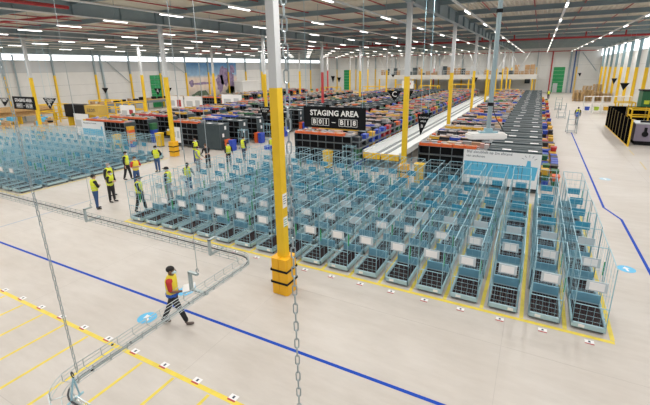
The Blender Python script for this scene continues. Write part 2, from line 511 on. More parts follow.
# ------------------------------------------------------------------ sprinkler pipes
def pipe(pts, r, label):
    o = obj('sprinkler_pipe', (MB().path(pts, r, 8), M_RED)); tag(o, label, 'pipe', 'red sprinkler pipes'); return o
mp_ = pipe([(XL + 1, 60.5, 9.88), (XR - 0.7, 60.5, 9.88)], 0.13, 'thick red sprinkler main crossing the hall above the racks')
hm = MB().tube((0, 0, 0), (0, 0, 0.62), 0.09, 6).mesh('riser', M_RED)
for xx in range(-60, 10, 4):
    obj('riser', hm, mp_, (xx + 0.4, 60.5, 9.95))
pipe([(XL + 1, YF - 0.55, 9.85), (XR - 0.7, YF - 0.55, 9.85)], 0.10, 'red sprinkler pipe along the top of the far wall')
for k in range(-19, 4):
    xx = -0.9 + 3.05 * k
    pipe([(xx, 2, 10.70), (xx, YF - 2, 10.70)], 0.04, 'thin red branch pipe between the roof beams, %s from the right wall' % nth(4 - k))
pipe([(-22.6, 9.0, 9.9), (-22.6, 13.6, 9.9)], 0.10, 'short red pipe end beside the second girder')
pipe([(-25.9, 16.0, 9.98), (-28.5, 15.2, 9.9), (-35.0, 14.6, 9.9)], 0.08, 'bent red pipe near the left roof edge')
# ------------------------------------------------------------------ floor markings
def strip(name, pts, w, M, label, group, cat='floor line', z=0.003):
    """tape following points, a thin solid"""
    mb = MB()
    for a, b in zip(pts, pts[1:]):
        a, b = Vector((*a, 0)), Vector((*b, 0))
        d = (b - a).normalized(); nrm = Vector((-d.y, d.x, 0)) * w / 2
        q = [a - nrm - d * w * 0.3, b - nrm + d * w * 0.3, b + nrm + d * w * 0.3, a + nrm - d * w * 0.3]
        k = len(mb.v)
        mb.v += [(p.x, p.y, 0.0005) for p in q] + [(p.x, p.y, z) for p in q]
        for f in ((0, 3, 2, 1), (4, 5, 6, 7), (0, 1, 5, 4), (1, 2, 6, 5), (2, 3, 7, 6), (3, 0, 4, 7)):
            mb.f.append(tuple(k + i for i in f)); mb.mi.append(0)
    return tag(obj(name, (mb, M)), label, cat, group)
G = 'floor tape lines'
strip('floor_tape', [(-26, 6.76), (1.2, 6.76)], 0.09, M_BLUEL, 'long blue tape line crossing the foreground floor', G)
strip('floor_tape', [(3.43, 46.5), (3.40, 21.9), (3.88, 20.4), (3.94, 12.0)], 0.10, M_BLUEL, 'kinked blue tape line right of the cage carts', G)
strip('floor_tape', [(-20.5, 6.8), (-20.45, 12.6)], 0.08, M_BLUEF, 'worn pale blue line between the two staging blocks', G)
strip('floor_tape', [(-30, 4.88), (-4.35, 4.88)], 0.11, M_YLINE, 'long yellow line with bay numbers at lower left', G)
for i in range(16):
    xx = -5.42 - 1.045 * i
    if xx < -19: break
    strip('floor_tape', [(xx, 4.77), (xx, 0.3)], 0.075, M_YLINE, 'yellow bay divider in lower left, %s from the right end' % nth(i + 1), G)
    # bay stickers
stk_m = MB().box(-0.10, 0.10, -0.06, 0.07, 0.0035, 0.005).mesh('sticker_card', M_PAPER)
stk_r = MB().box(-0.10, 0.10, -0.10, -0.06, 0.0035, 0.005).mesh('red_stripe', M_RED)
stk_t = MB().box(-0.025, 0.025, -0.03, 0.04, 0.005, 0.0055).mesh('printed_mark', M_INK)
def bay_sticker(x, y, label, group):
    s_ = empty('bay_sticker', (x, y, 0)); tag(s_, label, 'sticker', group)
    obj('card', stk_m, s_); obj('red_stripe', stk_r, s_); obj('printed_mark', stk_t, s_)
for i in range(12):
    bay_sticker(-4.9 - 1.03 * i, 4.98, 'small white and red bay sticker on lower left yellow line, %s from right' % nth(i + 1), 'bay stickers at lower left')
LANE0, LP = 2.33, 1.02
strip('floor_tape', [(LANE0 - 18 * LP, 10.55), (LANE0, 10.55)], 0.12, M_YLINE, 'yellow tape line along the front of the cart lanes', G)
for i in range(19):
    strip('floor_tape', [(LANE0 - LP * i, 10.66), (LANE0 - LP * i, 21.0)], 0.10, M_YLINE, 'yellow lane line between cage carts, %s from the right edge' % nth(i + 1), G)
    if i < 18:
        bay_sticker(LANE0 - LP * (i + 0.5), 10.33, 'small white lane sticker in front of the %s cart lane from right' % nth(i + 1), 'lane stickers before the carts')
strip('floor_tape', [(-25.1, 10.45), (-48, 10.45)], 0.10, M_YLINE, 'yellow tape line before the left cart block', G)
strip('floor_tape', [(-25.05, 10.4), (-25.05, 20.8)], 0.10, M_YLINE, 'yellow tape line along the aisle side of left cart block', G)
for i, (a, b) in enumerate((((6.95, 38.6), (6.90, 36.4)), ((6.86, 34.0), (6.75, 31.5)), ((6.6, 29.6), (6.5, 27.2)))):
    strip('floor_tape', [a, b], 0.09, mat('tape_yellow_faded', (0.62, 0.52, 0.28), 0.6), 'short faded yellow dash beyond the right aisle, %s from the barrier' % nth(i + 1), G)
def disc_sticker(x, y, r, rz, label, pale=False):
    d_ = empty('floor_sticker', (x, y, 0), rz); tag(d_, label, 'floor sticker', 'round blue direction stickers')
    poly = [(r * math.cos(t * math.pi / 14), r * math.sin(t * math.pi / 14)) for t in range(28)]
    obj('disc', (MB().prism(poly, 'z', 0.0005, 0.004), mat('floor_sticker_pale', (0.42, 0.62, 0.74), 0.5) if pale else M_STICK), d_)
    a = r * 0.62
    arrow = [(-0.13 * r, -a), (0.13 * r, -a), (0.13 * r, 0.05 * r), (0.42 * r, 0.05 * r), (0, a), (-0.42 * r, 0.05 * r), (-0.13 * r, 0.05 * r)]
    obj('arrow', (MB().prism(arrow, 'z', 0.004, 0.006), M_PAPER), d_)
disc_sticker(-8.88, 6.03, 0.26, 0.9, 'round blue floor sticker with white arrow behind the cable tray')
disc_sticker(-8.97, 7.5, 0.26, 0.9, 'round blue floor sticker with white arrow beside the walking man')
disc_sticker(3.28, 15.15, 0.26, 0.2, 'round blue floor sticker beside the rightmost carts')
disc_sticker(4.12, 27.8, 0.30, 0.2, 'pale blue floor sticker far down the right aisle', True)

# ================================================================== CAGE CARTS
CW, CLEN, CH = 0.76, 1.30, 1.85
hw = CW / 2
R1, R2 = 0.0040, 0.0125
def grid_x(y, zs_, xs, z0, z1):      # a mesh gate in the XZ plane
    mb = MB()
    for xx in (-hw + 0.015, hw - 0.015):
        mb.tube((xx, y, 0.2), (xx, y, z1), R2, 5)
    mb.tube((-hw, y, z1), (hw, y, z1), R2, 5)
    for z in zs_: mb.tube((-hw, y, z), (hw, y, z), R1, 4)
    for xx in xs: mb.tube((xx, y, z0), (xx, y, z1), R1, 4)
    return mb
def side_panel():
    mb = MB()
    for yy in (0.02, CLEN - 0.02): mb.tube((0, yy, 0.2), (0, yy, CH), R2, 5)
    mb.tube((0, 0, CH), (0, CLEN, CH), R2, 5)
    mb.tube((0, 0, 0.26), (0, CLEN, 0.26), R2, 5)
    for z in (0.65, 1.05, 1.45): mb.tube((0, 0, z), (0, CLEN, z), R1, 4)
    for i in range(1, 4): mb.tube((0, CLEN * i / 4, 0.2), (0, CLEN * i / 4, CH), R1, 4)
    return mb
base_mb = MB().box(-hw, hw, 0, 0.05, 0.08, 0.21).box(-hw, hw, CLEN - 0.10, CLEN, 0.08, 0.21).box(-hw, -hw + 0.035, 0, CLEN, 0.08, 0.21).box(hw - 0.035, hw, 0, CLEN, 0.08, 0.21)
C_BASE = base_mb.mesh('base_frame', M_CARTB)
dk = MB()
for i in range(9):
    x0 = -hw + 0.05 + i * (CW - 0.1) / 9
    dk.box(x0, x0 + (CW - 0.1) / 9 - 0.006, 0.05, CLEN - 0.10, 0.15, 0.175)
C_DECK = dk.mesh('deck', M_CARTD)
C_SIDE = side_panel().mesh('side_panel', M_GALV)
C_FRONT = grid_x(0.02, (0.32, 0.46, 0.60, 0.74, 1.10), [-hw + CW * k / 5 for k in range(1, 5)], 0.2, 0.74)
C_FRONT = C_FRONT.mesh('front_gate', M_GALV)
C_BACK = grid_x(CLEN - 0.02, (0.5, 0.9, 1.3), [-hw + CW * k / 4 for k in range(1, 4)], 0.2, CH).mesh('back_gate', M_GALV)
C_SHELF = MB().box(-hw + 0.04, hw - 0.04, CLEN - 0.10, CLEN - 0.05, 0.212, 0.46).mesh('folded_shelf', M_SHELFB)
pl = MB().box(-0.225, 0.225, -0.012, 0.012, -0.135, 0.135)
C_PLATE = {'teal': pl.mesh('label_plate', M_PLATEB), 'pale': pl.mesh('label_plate', M_PLATEP)}  # pale copy carries the painted-in sheen for the front rows
C_PAPER = MB().box(-0.16, 0.16, -0.018, -0.012, -0.10, 0.10).mesh('paper', M_PAPER)
C_TAG = MB().box(-0.07, 0.07, -0.006, 0, -0.04, 0.04).mesh('base_label', M_PAPER)
C_HAND = MB().tube((0, 0, 0.95), (0, 0, 1.35), 0.022, 6).mesh('handle', M_GREENH)
cm = MB()
cm.prism([(0.045 * math.cos(t * math.pi / 6), 0.045 + 0.045 * math.sin(t * math.pi / 6)) for t in range(12)], 'x', -0.015, 0.015)
cm.box(-0.022, -0.016, -0.02, 0.02, 0.04, 0.085).box(0.016, 0.022, -0.02, 0.02, 0.04, 0.085)
C_CAST = cm.mesh('caster', M_RUB)
def cart(x, y, label, group, detail, plate, rz=0.0, paper=False, green=True):
    c = empty('cage_cart', (x, y, 0), rz); tag(c, label, 'cart', group)
    obj('base_frame', C_BASE, c); obj('deck', C_DECK, c)
    obj('side_panel', C_SIDE, c, (-hw + 0.015, 0, 0)); obj('side_panel', C_SIDE, c, (hw - 0.015, 0, 0))
    obj('front_gate', C_FRONT, c)
    if detail > 0:
        obj('back_gate', C_BACK, c)
        obj('folded_shelf', C_SHELF, c)
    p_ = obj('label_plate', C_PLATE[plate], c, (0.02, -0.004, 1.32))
    if paper: obj('paper', C_PAPER, p_)
    if green: obj('handle', C_HAND, c, (hw - 0.015, 0.10, 0.0))
    if detail > 1:
        obj('base_label', C_TAG, c, (0.2 if random.random() < .5 else -0.15, -0.001, 0.145))
    for sx in (-0.33, 0.33):
        for sy in (0.12, CLEN - 0.12): obj('caster', C_CAST, c, (sx, sy, 0))
    return c
random.seed(3)
SKIP = set()
for lane in range(18):
    for row in range(7):
        if (lane, row) in SKIP: continue
        x = LANE0 - LP * (lane + 0.5) + random.uniform(-0.02, 0.02)
        y = 10.74 + 1.45 * row + random.uniform(-0.03, 0.03)
        cart(x, y, 'wire cage cart in the right block, %s, %s lane from the right' % ('at the front' if row == 0 else nth(row + 1) + ' from front', nth(lane + 1)),
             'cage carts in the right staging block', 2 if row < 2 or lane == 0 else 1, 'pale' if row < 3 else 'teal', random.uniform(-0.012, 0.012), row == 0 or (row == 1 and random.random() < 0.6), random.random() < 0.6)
for lane in range(16):
    for row in range(7):
        x = -25.65 - LP * lane + random.uniform(-0.02, 0.02)
        y = 10.62 + 1.45 * row + random.uniform(-0.03, 0.03)
        # only what the frame can see
        v = Vector((x + 0.5, y + 0.7, 1.0 - CAMZ)); dz = v.dot(fwd)
        if 325 + 393.5 * v.dot(r2) / dz < -22: continue
        cart(x, y, 'blue wire cage cart in the left block, %s, %s lane from the aisle' % ('at the front' if row == 0 else nth(row + 1) + ' from front', nth(lane + 1)),
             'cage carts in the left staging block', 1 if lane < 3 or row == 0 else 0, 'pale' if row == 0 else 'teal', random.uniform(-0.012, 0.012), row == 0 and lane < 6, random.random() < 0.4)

# ================================================================== RACK BLOCKS
random.seed(11)
RH = 2.15
tote_mb = MB().taper(-0.29, 0.29, -0.19, 0.19, 0, 0.30, 0.03).box(-0.305, 0.305, -0.205, 0.205, 0.27, 0.305)
TM = {c: tote_mb.mesh('tote', TOTE[c]) for c in TCOL}
CONT = [mat('parcel_white', (0.48, 0.44, 0.44), 0.6), mat('parcel_kraft', (0.36, 0.23, 0.14), 0.7), mat('parcel_pink', (0.46, 0.27, 0.24), 0.6), mat('parcel_grey', (0.26, 0.27, 0.29), 0.6), mat('parcel_cream', (0.50, 0.38, 0.27), 0.6)]
def tray_mb(mi, ci):
    t_ = MB()
    for a_, b_, c_, d_ in ((-0.305, 0.305, -0.205, -0.175), (-0.305, 0.305, 0.175, 0.205), (-0.305, -0.275, -0.175, 0.175), (0.275, 0.305, -0.175, 0.175)): t_.box(a_, b_, c_, d_, 0, 0.16, mi)
    t_.box(-0.275, 0.275, -0.175, 0.175, 0, 0.10, ci); t_.box(-0.24, 0.05, -0.14, 0.16, 0.10, 0.17, ci); t_.box(0.06, 0.25, -0.16, 0.12, 0.10, 0.15, ci)
    return t_
TT = {(c, q): tray_mb(0, 1).mesh('tote', [TOTE[c], CONT[q]]) for c in TCOL for q in range(5)}
far_trays = MB()
far_totes = MB()
NT = [0]
def tote(x, y, z, c, label, group, rz=0.0, individual=True):
    if individual and NT[0] < 300:
        NT[0] += 1
        tag(obj('plastic_tote', TM[c], None, (x, y, z), rz), label, 'tote', group)
    else:
        cs = (abs(math.cos(rz)) > 0.5)
        a, b = (0.29, 0.19) if cs else (0.19, 0.29)
        far_totes.taper(x - a, x + a, y - b, y + b, z, z + 0.30, 0.02, TCOL.index(c))
def toptote(x, y, z, c, label, group, rz=0.0, individual=True):
    q = random.randrange(5)
    if individual and NT[0] < 300:
        NT[0] += 1
        tag(obj('plastic_tote', TT[(c, q)], None, (x, y, z), rz), label, 'tote', group)
    else:
        far_trays_add(x, y, z, TCOL.index(c), 6 + q)
def far_trays_add(x, y, z, mi, ci):
    t_ = tray_mb(mi, ci); b_ = len(far_trays.v)
    far_trays.v += [(a + x, b + y, c + z) for a, b, c in t_.v]; far_trays.f += [tuple(b_ + i for i in f) for f in t_.f]; far_trays.mi += t_.mi
def rack_meshes(x0, x1, depth, split=None):
    """row of shelving along X, origin at its front left foot"""
    L = x1 - x0
    fr = MB()
    n = max(2, round(L / 0.62))
    for i in range(n + 1):
        for yy in (0, depth): fr.box(L * i / n - 0.014, L * i / n + 0.014, yy - 0.014, yy + 0.014, 0, RH)
    sh = MB()
    for z in (0.12, 0.62, 1.12, 1.62, RH - 0.02):
        sh.box(0, L, 0, depth, z, z + 0.022)
    bk = MB().box(0.02, L - 0.02, depth * 0.32, depth * 0.68, 0.14, RH - 0.05)
    ends = MB().box(-0.02, 0.0, 0, depth, 0.05, RH)
    return fr.mesh('frame', M_RACKP), sh.mesh('shelf_deck', M_RACKP), bk.mesh('stored_bins', M_BLACK), ends.mesh('end_panel', M_SLATE)
CLUT = [mat('parcel_white', (0.48, 0.44, 0.44), 0.6), mat('parcel_kraft', (0.36, 0.23, 0.14), 0.7), mat('parcel_pink', (0.46, 0.27, 0.24), 0.6), mat('parcel_grey', (0.26, 0.27, 0.29), 0.6),
        TOTE['orange'], TOTE['yellow'], TOTE['green'], TOTE['blue'], mat('parcel_cream', (0.50, 0.38, 0.27), 0.6)]
blocks = [
    # name, x0, x1, front Y, last Y, cover part (from x), pitch, side totes
    ('right', -5.9, 0.55, 22.85, 83.0, -2.1, 2.45),
    ('middle', -15.2, -10.75, 23.9, 83.0, None, 2.45),
    ('wide left', -28.9, -23.2, 24.84, 83.0, -25.6, 2.52),
    ('far left', -37.9, -32.3, 22.6, 74.0, None, 2.45),
    ('central', -21.6, -16.6, 38.0, 83.0, -19.5, 2.45),
    ('outer left', -52.0, -46.0, 50.0, 78.0, None, 2.45),
]
for bi, (bn, x0, x1, ya, yz, cov, pit) in enumerate(blocks):
    meshes = rack_meshes(x0, x1, 1.15)
    r = 0
    yy = ya
    label_m = MB().box(-0.22, 0.22, -0.14, 0.14, 0, 0.012).mesh('label_card', M_PAPER)
    lv_m = MB().box(0, 0.012, -0.11, 0.11, -0.15, 0.15).mesh('label_card', M_PAPER)
    cov_m = None
    if cov is not None:
        L = x1 - cov
        cw_ = 2.1 if bn == 'right' else 1.30
        cb = MB().box(0, L, -0.02, cw_, 0, 0.05)
        for q in (0.0, 0.7, 1.2): cb.box(0, L, q, q + 0.04, 0.05, 0.075)
        cov_m = cb.mesh('cover', M_SLATE)
    while yy < yz:
        r += 1
        R = empty('rack_row', (x0, yy, 0)); tag(R, 'long shelving rack row of the %s block, %s from the front' % (bn, nth(r)), 'rack', 'rack rows of the %s block' % bn)
        obj('frame', meshes[0], R); obj('shelf_deck', meshes[1], R); obj('stored_bins', meshes[2], R); obj('end_panel', meshes[3], R); obj('end_panel', meshes[3], R, (x1 - x0 + 0.02, 0, 0))
        if cov_m:
            c_ = obj('cover', cov_m, R, (cov - x0, 0, RH + 0.0))
            for q in range(2):
                obj('label_card', label_m, c_, (0.95 + 1.25 * q + random.uniform(-.1, .1), 0.45, 0.05))
        if bn in ('wide left', 'central') :
            for zz in (1.85, 1.25):
                obj('label_card', lv_m, R, (x1 - x0 + 0.022, 0.55 + random.uniform(-.2, .2), zz))
        if bn == 'wide left' and r == 1:
            obj('front_cover', (MB().box(3.2, x1 - x0, -0.05, -0.02, 0.05, RH - 0.03), M_SLATE), R)
        # a line of totes on the front edge of the top shelf
        xe = cov if cov is not None else x1
        nn = int((xe - x0) / 0.64)
        runc = 'orange' if r == 1 else random.choice(['black', 'yellow', 'black', 'green', 'blue', 'orange', 'black'])
        for i in range(nn):
            if r > 1 and random.random() < 0.35: runc = random.choice(['black', 'yellow', 'black', 'green', 'blue', 'orange', 'black', 'red'])
            toptote(x0 + 0.34 + i * 0.64, yy + 0.2, RH + 0.003, runc, '%s tote on top of the %s rack row of %s block, %s from left' % (runc, nth(r), bn, nth(i + 1)), 'totes on rack tops', 0, r <= (5 if bi in (0, 1) else 3) and bi < 4)
        # parcels piled behind them: too many to count
        pm = MB()
        xx = 0.0
        while xx < xe - x0 - 0.2:
            w = random.uniform(0.18, 0.5)
            mi = random.choices(range(9), weights=[4, 3, 3, 8, .5, .6, .4, .4, 2])[0]
            h = random.uniform(0.05, 0.26)
            pm.box(xx, min(xx + w, xe - x0), 0.46, 0.46 + random.uniform(0.25, 0.45), RH + 0.003, RH + h, mi)
            pm.box(xx, min(xx + w, xe - x0), 0.86, 1.13, RH + 0.003, RH + random.uniform(0.05, 0.28), random.choices(range(9), weights=[4, 3, 3, 8, .5, .6, .4, .4, 2])[0])
            xx += w + 0.02
        po = obj('parcels', (pm, CLUT), R); po['kind'] = 'stuff'
        # roof between two rows: low boxes in the aisle
        yy += pit

# totes at the right end of the right block: two on the floor side by side and stacked
random.seed(5)
y = 25.0
si = 0
while y < 84:
    si += 1
    hgt = random.choice([1, 2, 2, 3])
    for cx, cn in ((0.88, 'inner'), (1.42, 'outer')):
        hh = hgt + (1 if cn == 'inner' else 0) - (random.random() < .4)
        for lv in range(max(1, hh)):
            c = random.choice(['blue', 'orange', 'yellow', 'green', 'black', 'blue', 'yellow', 'red'])
            tote(cx + random.uniform(-.04, .04), y, lv * 0.306, c, '%s tote, %s level of %s %s stack beside right rack block' % (c, nth(lv + 1), nth(si), cn), 'totes stacked beside the right block', math.pi / 2, si <= 16)
    y += 0.68
# totes in the end shelves of the middle block facing the conveyor
y = 24.35
si = 0
while y < 84:
    si += 1
    for lv in range(5):
        c = random.choice(['black', 'blue', 'green', 'orange', 'red', 'black', 'yellow', 'blue'])
        tote(-10.42, y, 0.146 + lv * 0.42, c, '%s tote, %s shelf in the %s end bay by the conveyor' % (c, nth(lv + 1), nth(si)), 'totes facing the conveyor', math.pi / 2, si <= 11)
    y += 1.22
ef = MB()
y = 23.9
while y < 84:
    for xx in (-10.70, -10.15): ef.box(xx - 0.015, xx + 0.015, y - 0.015, y + 0.015, 0, 2.25)
    y += 1.22
for lv in range(5): ef.box(-10.72, -10.13, 23.9, 83.9, 0.10 + lv * 0.42, 0.145 + lv * 0.42)
es = empty('end_shelving', (0, 0, 0)); tag(es, 'narrow end shelving along the left side of the conveyor', 'shelving')
obj('frame', (ef, M_RACKP), es)
# totes at the right ends of the wide left block
y = 25.3
si = 0
while y < 60:
    si += 1
    for q, c in enumerate(('orange', 'blue')):
        for lv in range(3):
            tote(-22.75 + q * 0.45, y, lv * 0.306, c, '%s tote, %s level of the %s floor stack beside wide left block' % (c, nth(lv + 1), nth(si)), 'floor totes beside the wide left block', math.pi / 2, si <= 4)
    y += 4.0
# end stacks for far left block
y = 22.9
si = 0
while y < 70:
    si += 1
    for lv in range(6):
        c = random.choice(['orange', 'yellow', 'green', 'blue', 'green', 'red'])
        tote(-31.95, y, lv * 0.306, c, '%s tote, %s level of the %s end stack at the far left block' % (c, nth(lv + 1), nth(si)), 'end stacks of the far left block', math.pi / 2, si <= 4)
    y += 2.45
y = 40
while y < 80:
    for lv in range(6):
        tote(-16.3, y, lv * 0.36, random.choice(TCOL), '', '', math.pi / 2, False)
        tote(-45.65, y + 10.3, lv * 0.36, random.choice(TCOL), '', '', math.pi / 2, False)
    y += 2.45
ft = obj('totes', (far_totes, [TOTE[c] for c in TCOL])); tag(obj('open_trays', (far_trays, [TOTE[c] for c in TCOL] + CONT)), 'many more shallow open trays on the distant rack tops', 'trays', kind='stuff')
tag(ft, 'many more coloured totes on the distant racks', 'totes', kind='stuff')

# ------------------------------------------------------------------ banners and boards
def banner(x0, x1, y, z0, z1, label, texts, draw=None, stand=False):
    b = empty('banner', ((x0 + x1) / 2, y, z0)); tag(b, label, 'banner')
    w, h = x1 - x0, z1 - z0
    obj('sheet', (MB().box(-w / 2, w / 2, -0.012, 0, 0, h), M_PAPER), b)
    for t, size, px, pz in texts:
        obj('lettering', text_mesh(t, size, M_INK, 0.002), b, (px, -0.015, pz), rot=(math.pi / 2, 0, 0))
    if draw: draw(b, w, h)
    if stand:
        for sx in (-w / 2, w / 2): obj('post', (MB().box(sx - 0.03, sx + 0.03, 0, 0.06, -z0, h), M_RACKP), b)
    return b
def tape_graphic(b, w, h):
    z0, z1 = h * 0.24, h * 0.66
    a = -w / 2 + 0.05
    obj('tape_graphic', (MB().prism([(a, z0), (w * 0.24, z0 - 0.02), (w * 0.24, z1 - 0.03), (a, z1)], 'y', -0.02, -0.012), M_BANB), b)
    obj('thumb_graphic', (MB().prism([(w * 0.245, z0), (w * 0.45, z0 + .02), (w * 0.47, z1 - 0.06), (w * 0.385, z1 - 0.04), (w * 0.375, z1 + 0.26), (w * 0.335, z1 + 0.26), (w * 0.325, z1 - 0.04), (w * 0.245, z1 - 0.03)], 'y', -0.02, -0.012), M_BANB), b)
    tm = MB()
    n = 11
    for i in range(n):
        x = a + 0.2 + i * (w * 0.72 / n)
        tm.box(x, x + 0.018, -0.023, -0.02, z1 - (0.20 if i % 2 else 0.30), z1 - 0.04)
    for x in (w * 0.24, w * 0.285): tm.box(x - 0.01, x + 0.01, -0.023, -0.02, z0, z1)
    for ang in (-60, -30, 0, 30, 60):
        t = math.radians(ang)
        c = (w * 0.355, z1 + 0.22)
        tm.tube((c[0] + 0.28 * math.sin(t), -0.014, c[1] + 0.24 * math.cos(t)), (c[0] + 0.42 * math.sin(t), -0.014, c[1] + 0.36 * math.cos(t)), 0.012, 4)
    obj('ruler_marks', (tm, M_INK), b)
banner(-3.3, 0.55, 22.83, 0.25, 2.14, 'white distance banner with blue tape measure on right rack end', [('Blijf alstublieft op 2m afstand', 0.20, -0.62, 1.78), ('van anderen', 0.20, -1.30, 1.55)], tape_graphic)
def stripe_graphic(b, w, h):
    obj('blue_stripe', (MB().box(-w * 0.46, w * 0.42, -0.02, -0.012, h * 0.30, h * 0.62), M_BANB), b)
    obj('thumb_graphic', (MB().prism([(w * 0.34, h * .60), (w * 0.42, h * .60), (w * 0.40, h * .78), (w * 0.36, h * .78)], 'y', -0.02, -0.012), M_BANB), b)
banner(-38.3, -34.9, 22.4, 0.25, 2.15, 'white banner with a blue stripe beyond the left carts', [('Blijf alstublieft op 2m afstand', 0.17, -0.4, 1.7)], stripe_graphic, True)
def board_graphic(M):
    def f(b, w, h):
        obj('print', (MB().box(w * 0.1, w * 0.35, -0.02, -0.012, h * 0.3, h * 0.75), M), b)
        obj('print', (MB().box(-w * 0.4, -w * 0.05, -0.02, -0.012, h * 0.35, h * 0.7), M_PANELG), b)
    return f
for (x0, x1, y, z0, z1, lb, M) in ((-43.2, -40.7, 24.6, 0.3, 2.4, 'white notice board with a yellow picture behind left carts', M_YEL), (-44.6, -41.9, 31.0, 0.6, 2.7, 'pinkish notice board with red edges behind the left carts', M_RED),
                          (-49.0, -45.8, 42.0, 0.8, 3.0, 'white banner with small red logo by the left wall', M_RED), (-45.5, -42.0, 42.0, 0.8, 3.0, 'plain white banner near the left wall', M_PANELG),
                          (-42.9, -39.0, 47.0, 0.8, 3.0, 'white banner behind the tall yellow column', M_PANELG), (-27.6, -26.6, 23.7, 0.6, 1.95, 'white paper notice on the dark end of wide left block', M_PANELG)):
    b = banner(x0, x1, y, z0, z1, lb, [], board_graphic(M), True)
# ------------------------------------------------------------------ conveyors
def conveyor(x0, x1, ya, yb, zt, label, guard=True):
    c = empty('conveyor', ((x0 + x1) / 2, ya, 0)); tag(c, label, 'conveyor')
    w = (x1 - x0) / 2; L = yb - ya
    obj('bed', (MB().box(-w, w, 0, L, zt - 0.25, zt - 0.06), M_CONV), c)
    for sx in (-1, 1):
        obj('side_guard', (MB().box(sx * w - 0.05, sx * w + 0.05, 0, L, zt - 0.3, zt + 0.12), M_CONV), c)
        obj('belt', (MB().box(sx * w * 0.12 - 0.13 + sx * 0.12, sx * w * 0.12 + 0.13 + sx * 0.12, 0.1, L, zt - 0.06, zt - 0.03), M_BELT), c)
        obj('slide_plate', (MB().box(*sorted((sx * w * 0.42, sx * (w - 0.06))), 0.1, L, zt - 0.06, zt - 0.02), M_CONV), c)
    lm = MB().box(-0.04, 0.04, -0.04, 0.04, 0, zt - 0.25).mesh('leg', M_RACKP)
    yy = 0.3
    while yy < L:
        for sx in (-1, 1): obj('leg', lm, c, (sx * (w - 0.1), yy, 0))
        yy += 3.0
    if guard:
        for sx in (-1, 1):
            g_ = obj('end_guard', (MB().box(sx * w * 0.5 - w * 0.47, sx * w * 0.5 + w * 0.47, -0.12, -0.04, zt - 0.42, zt - 0.02), M_YEL), c)
            rm = MB()
            for q in range(4): rm.box(sx * w * 0.5 - w * 0.47 + q * w * 0.24, sx * w * 0.5 - w * 0.47 + q * w * 0.24 + 0.03, -0.13, -0.12, zt - 0.42, zt - 0.02)
            obj('rib', (rm, M_ORY), g_)
    return c
conveyor(-10.05, -7.5, 24.4, 80, 1.12, 'white twin-belt conveyor with yellow end guards beside the middle racks')
conveyor(-31.5, -29.5, 26.5, 78, 1.0, 'white conveyor with yellow end guards in the left aisle')
# yellow bins at rack corners
def bin_(x, y, h, label):
    b = empty('yellow_bin', (x, y, 0)); tag(b, label, 'bin', 'yellow bins by the racks')
    obj('body', (MB().taper(-0.27, 0.27, -0.27, 0.27, 0.05, h, 0.05), M_YEL), b)
    obj('lid', (MB().box(-0.29, 0.29, -0.29, 0.29, h, h + 0.06), M_YEL), b)
    obj('base', (MB().box(-0.24, 0.24, -0.24, 0.24, 0, 0.06), M_BLACK), b)
bin_(-5.6, 22.2, 1.15, 'yellow bin in front of the right rack block')
bin_(-12.2, 23.3, 1.15, 'yellow bin in front of the middle rack block')
bin_(-29.6, 24.0, 1.2, 'yellow bin between the left rack blocks')
bin_(-32.6, 21.9, 1.15, 'yellow bin beside the left cart block')
# small white wire trolleys between racks and conveyor
def trolley(x, y, h, label, w=0.7, d=0.5):
    t = empty('wire_trolley', (x, y, 0)); tag(t, label, 'trolley', 'tall wire trolleys')
    for sx in (-w / 2, w / 2):
        for sy in (-d / 2, d / 2): obj('post', (MB().tube((sx, sy, 0.1), (sx, sy, h), 0.02, 5), M_GALV), t)
    for z in (0.15, h * 0.5, h * 0.95):
        sm_ = MB()
        for i in range(6): sm_.tube((-w / 2 + w * i / 5, -d / 2, z), (-w / 2 + w * i / 5, d / 2, z), 0.01, 4)
        for sy in (-d / 2, d / 2): sm_.tube((-w / 2, sy, z), (w / 2, sy, z), 0.014, 4)
        obj('shelf', (sm_, M_GALV), t)
    for sx in (-w / 2, w / 2):
        for sy in (-d / 2, d / 2): obj('caster', C_CAST, t, (sx, sy, 0))
trolley(-10.4, 22.9, 1.8, 'wire trolley beside the middle rack block end')
trolley(-22.0, 26.4, 1.7, 'wire trolley with brown boxes by the wide left block')
trolley(-22.3, 30.4, 1.7, 'wire trolley further along the wide left block')
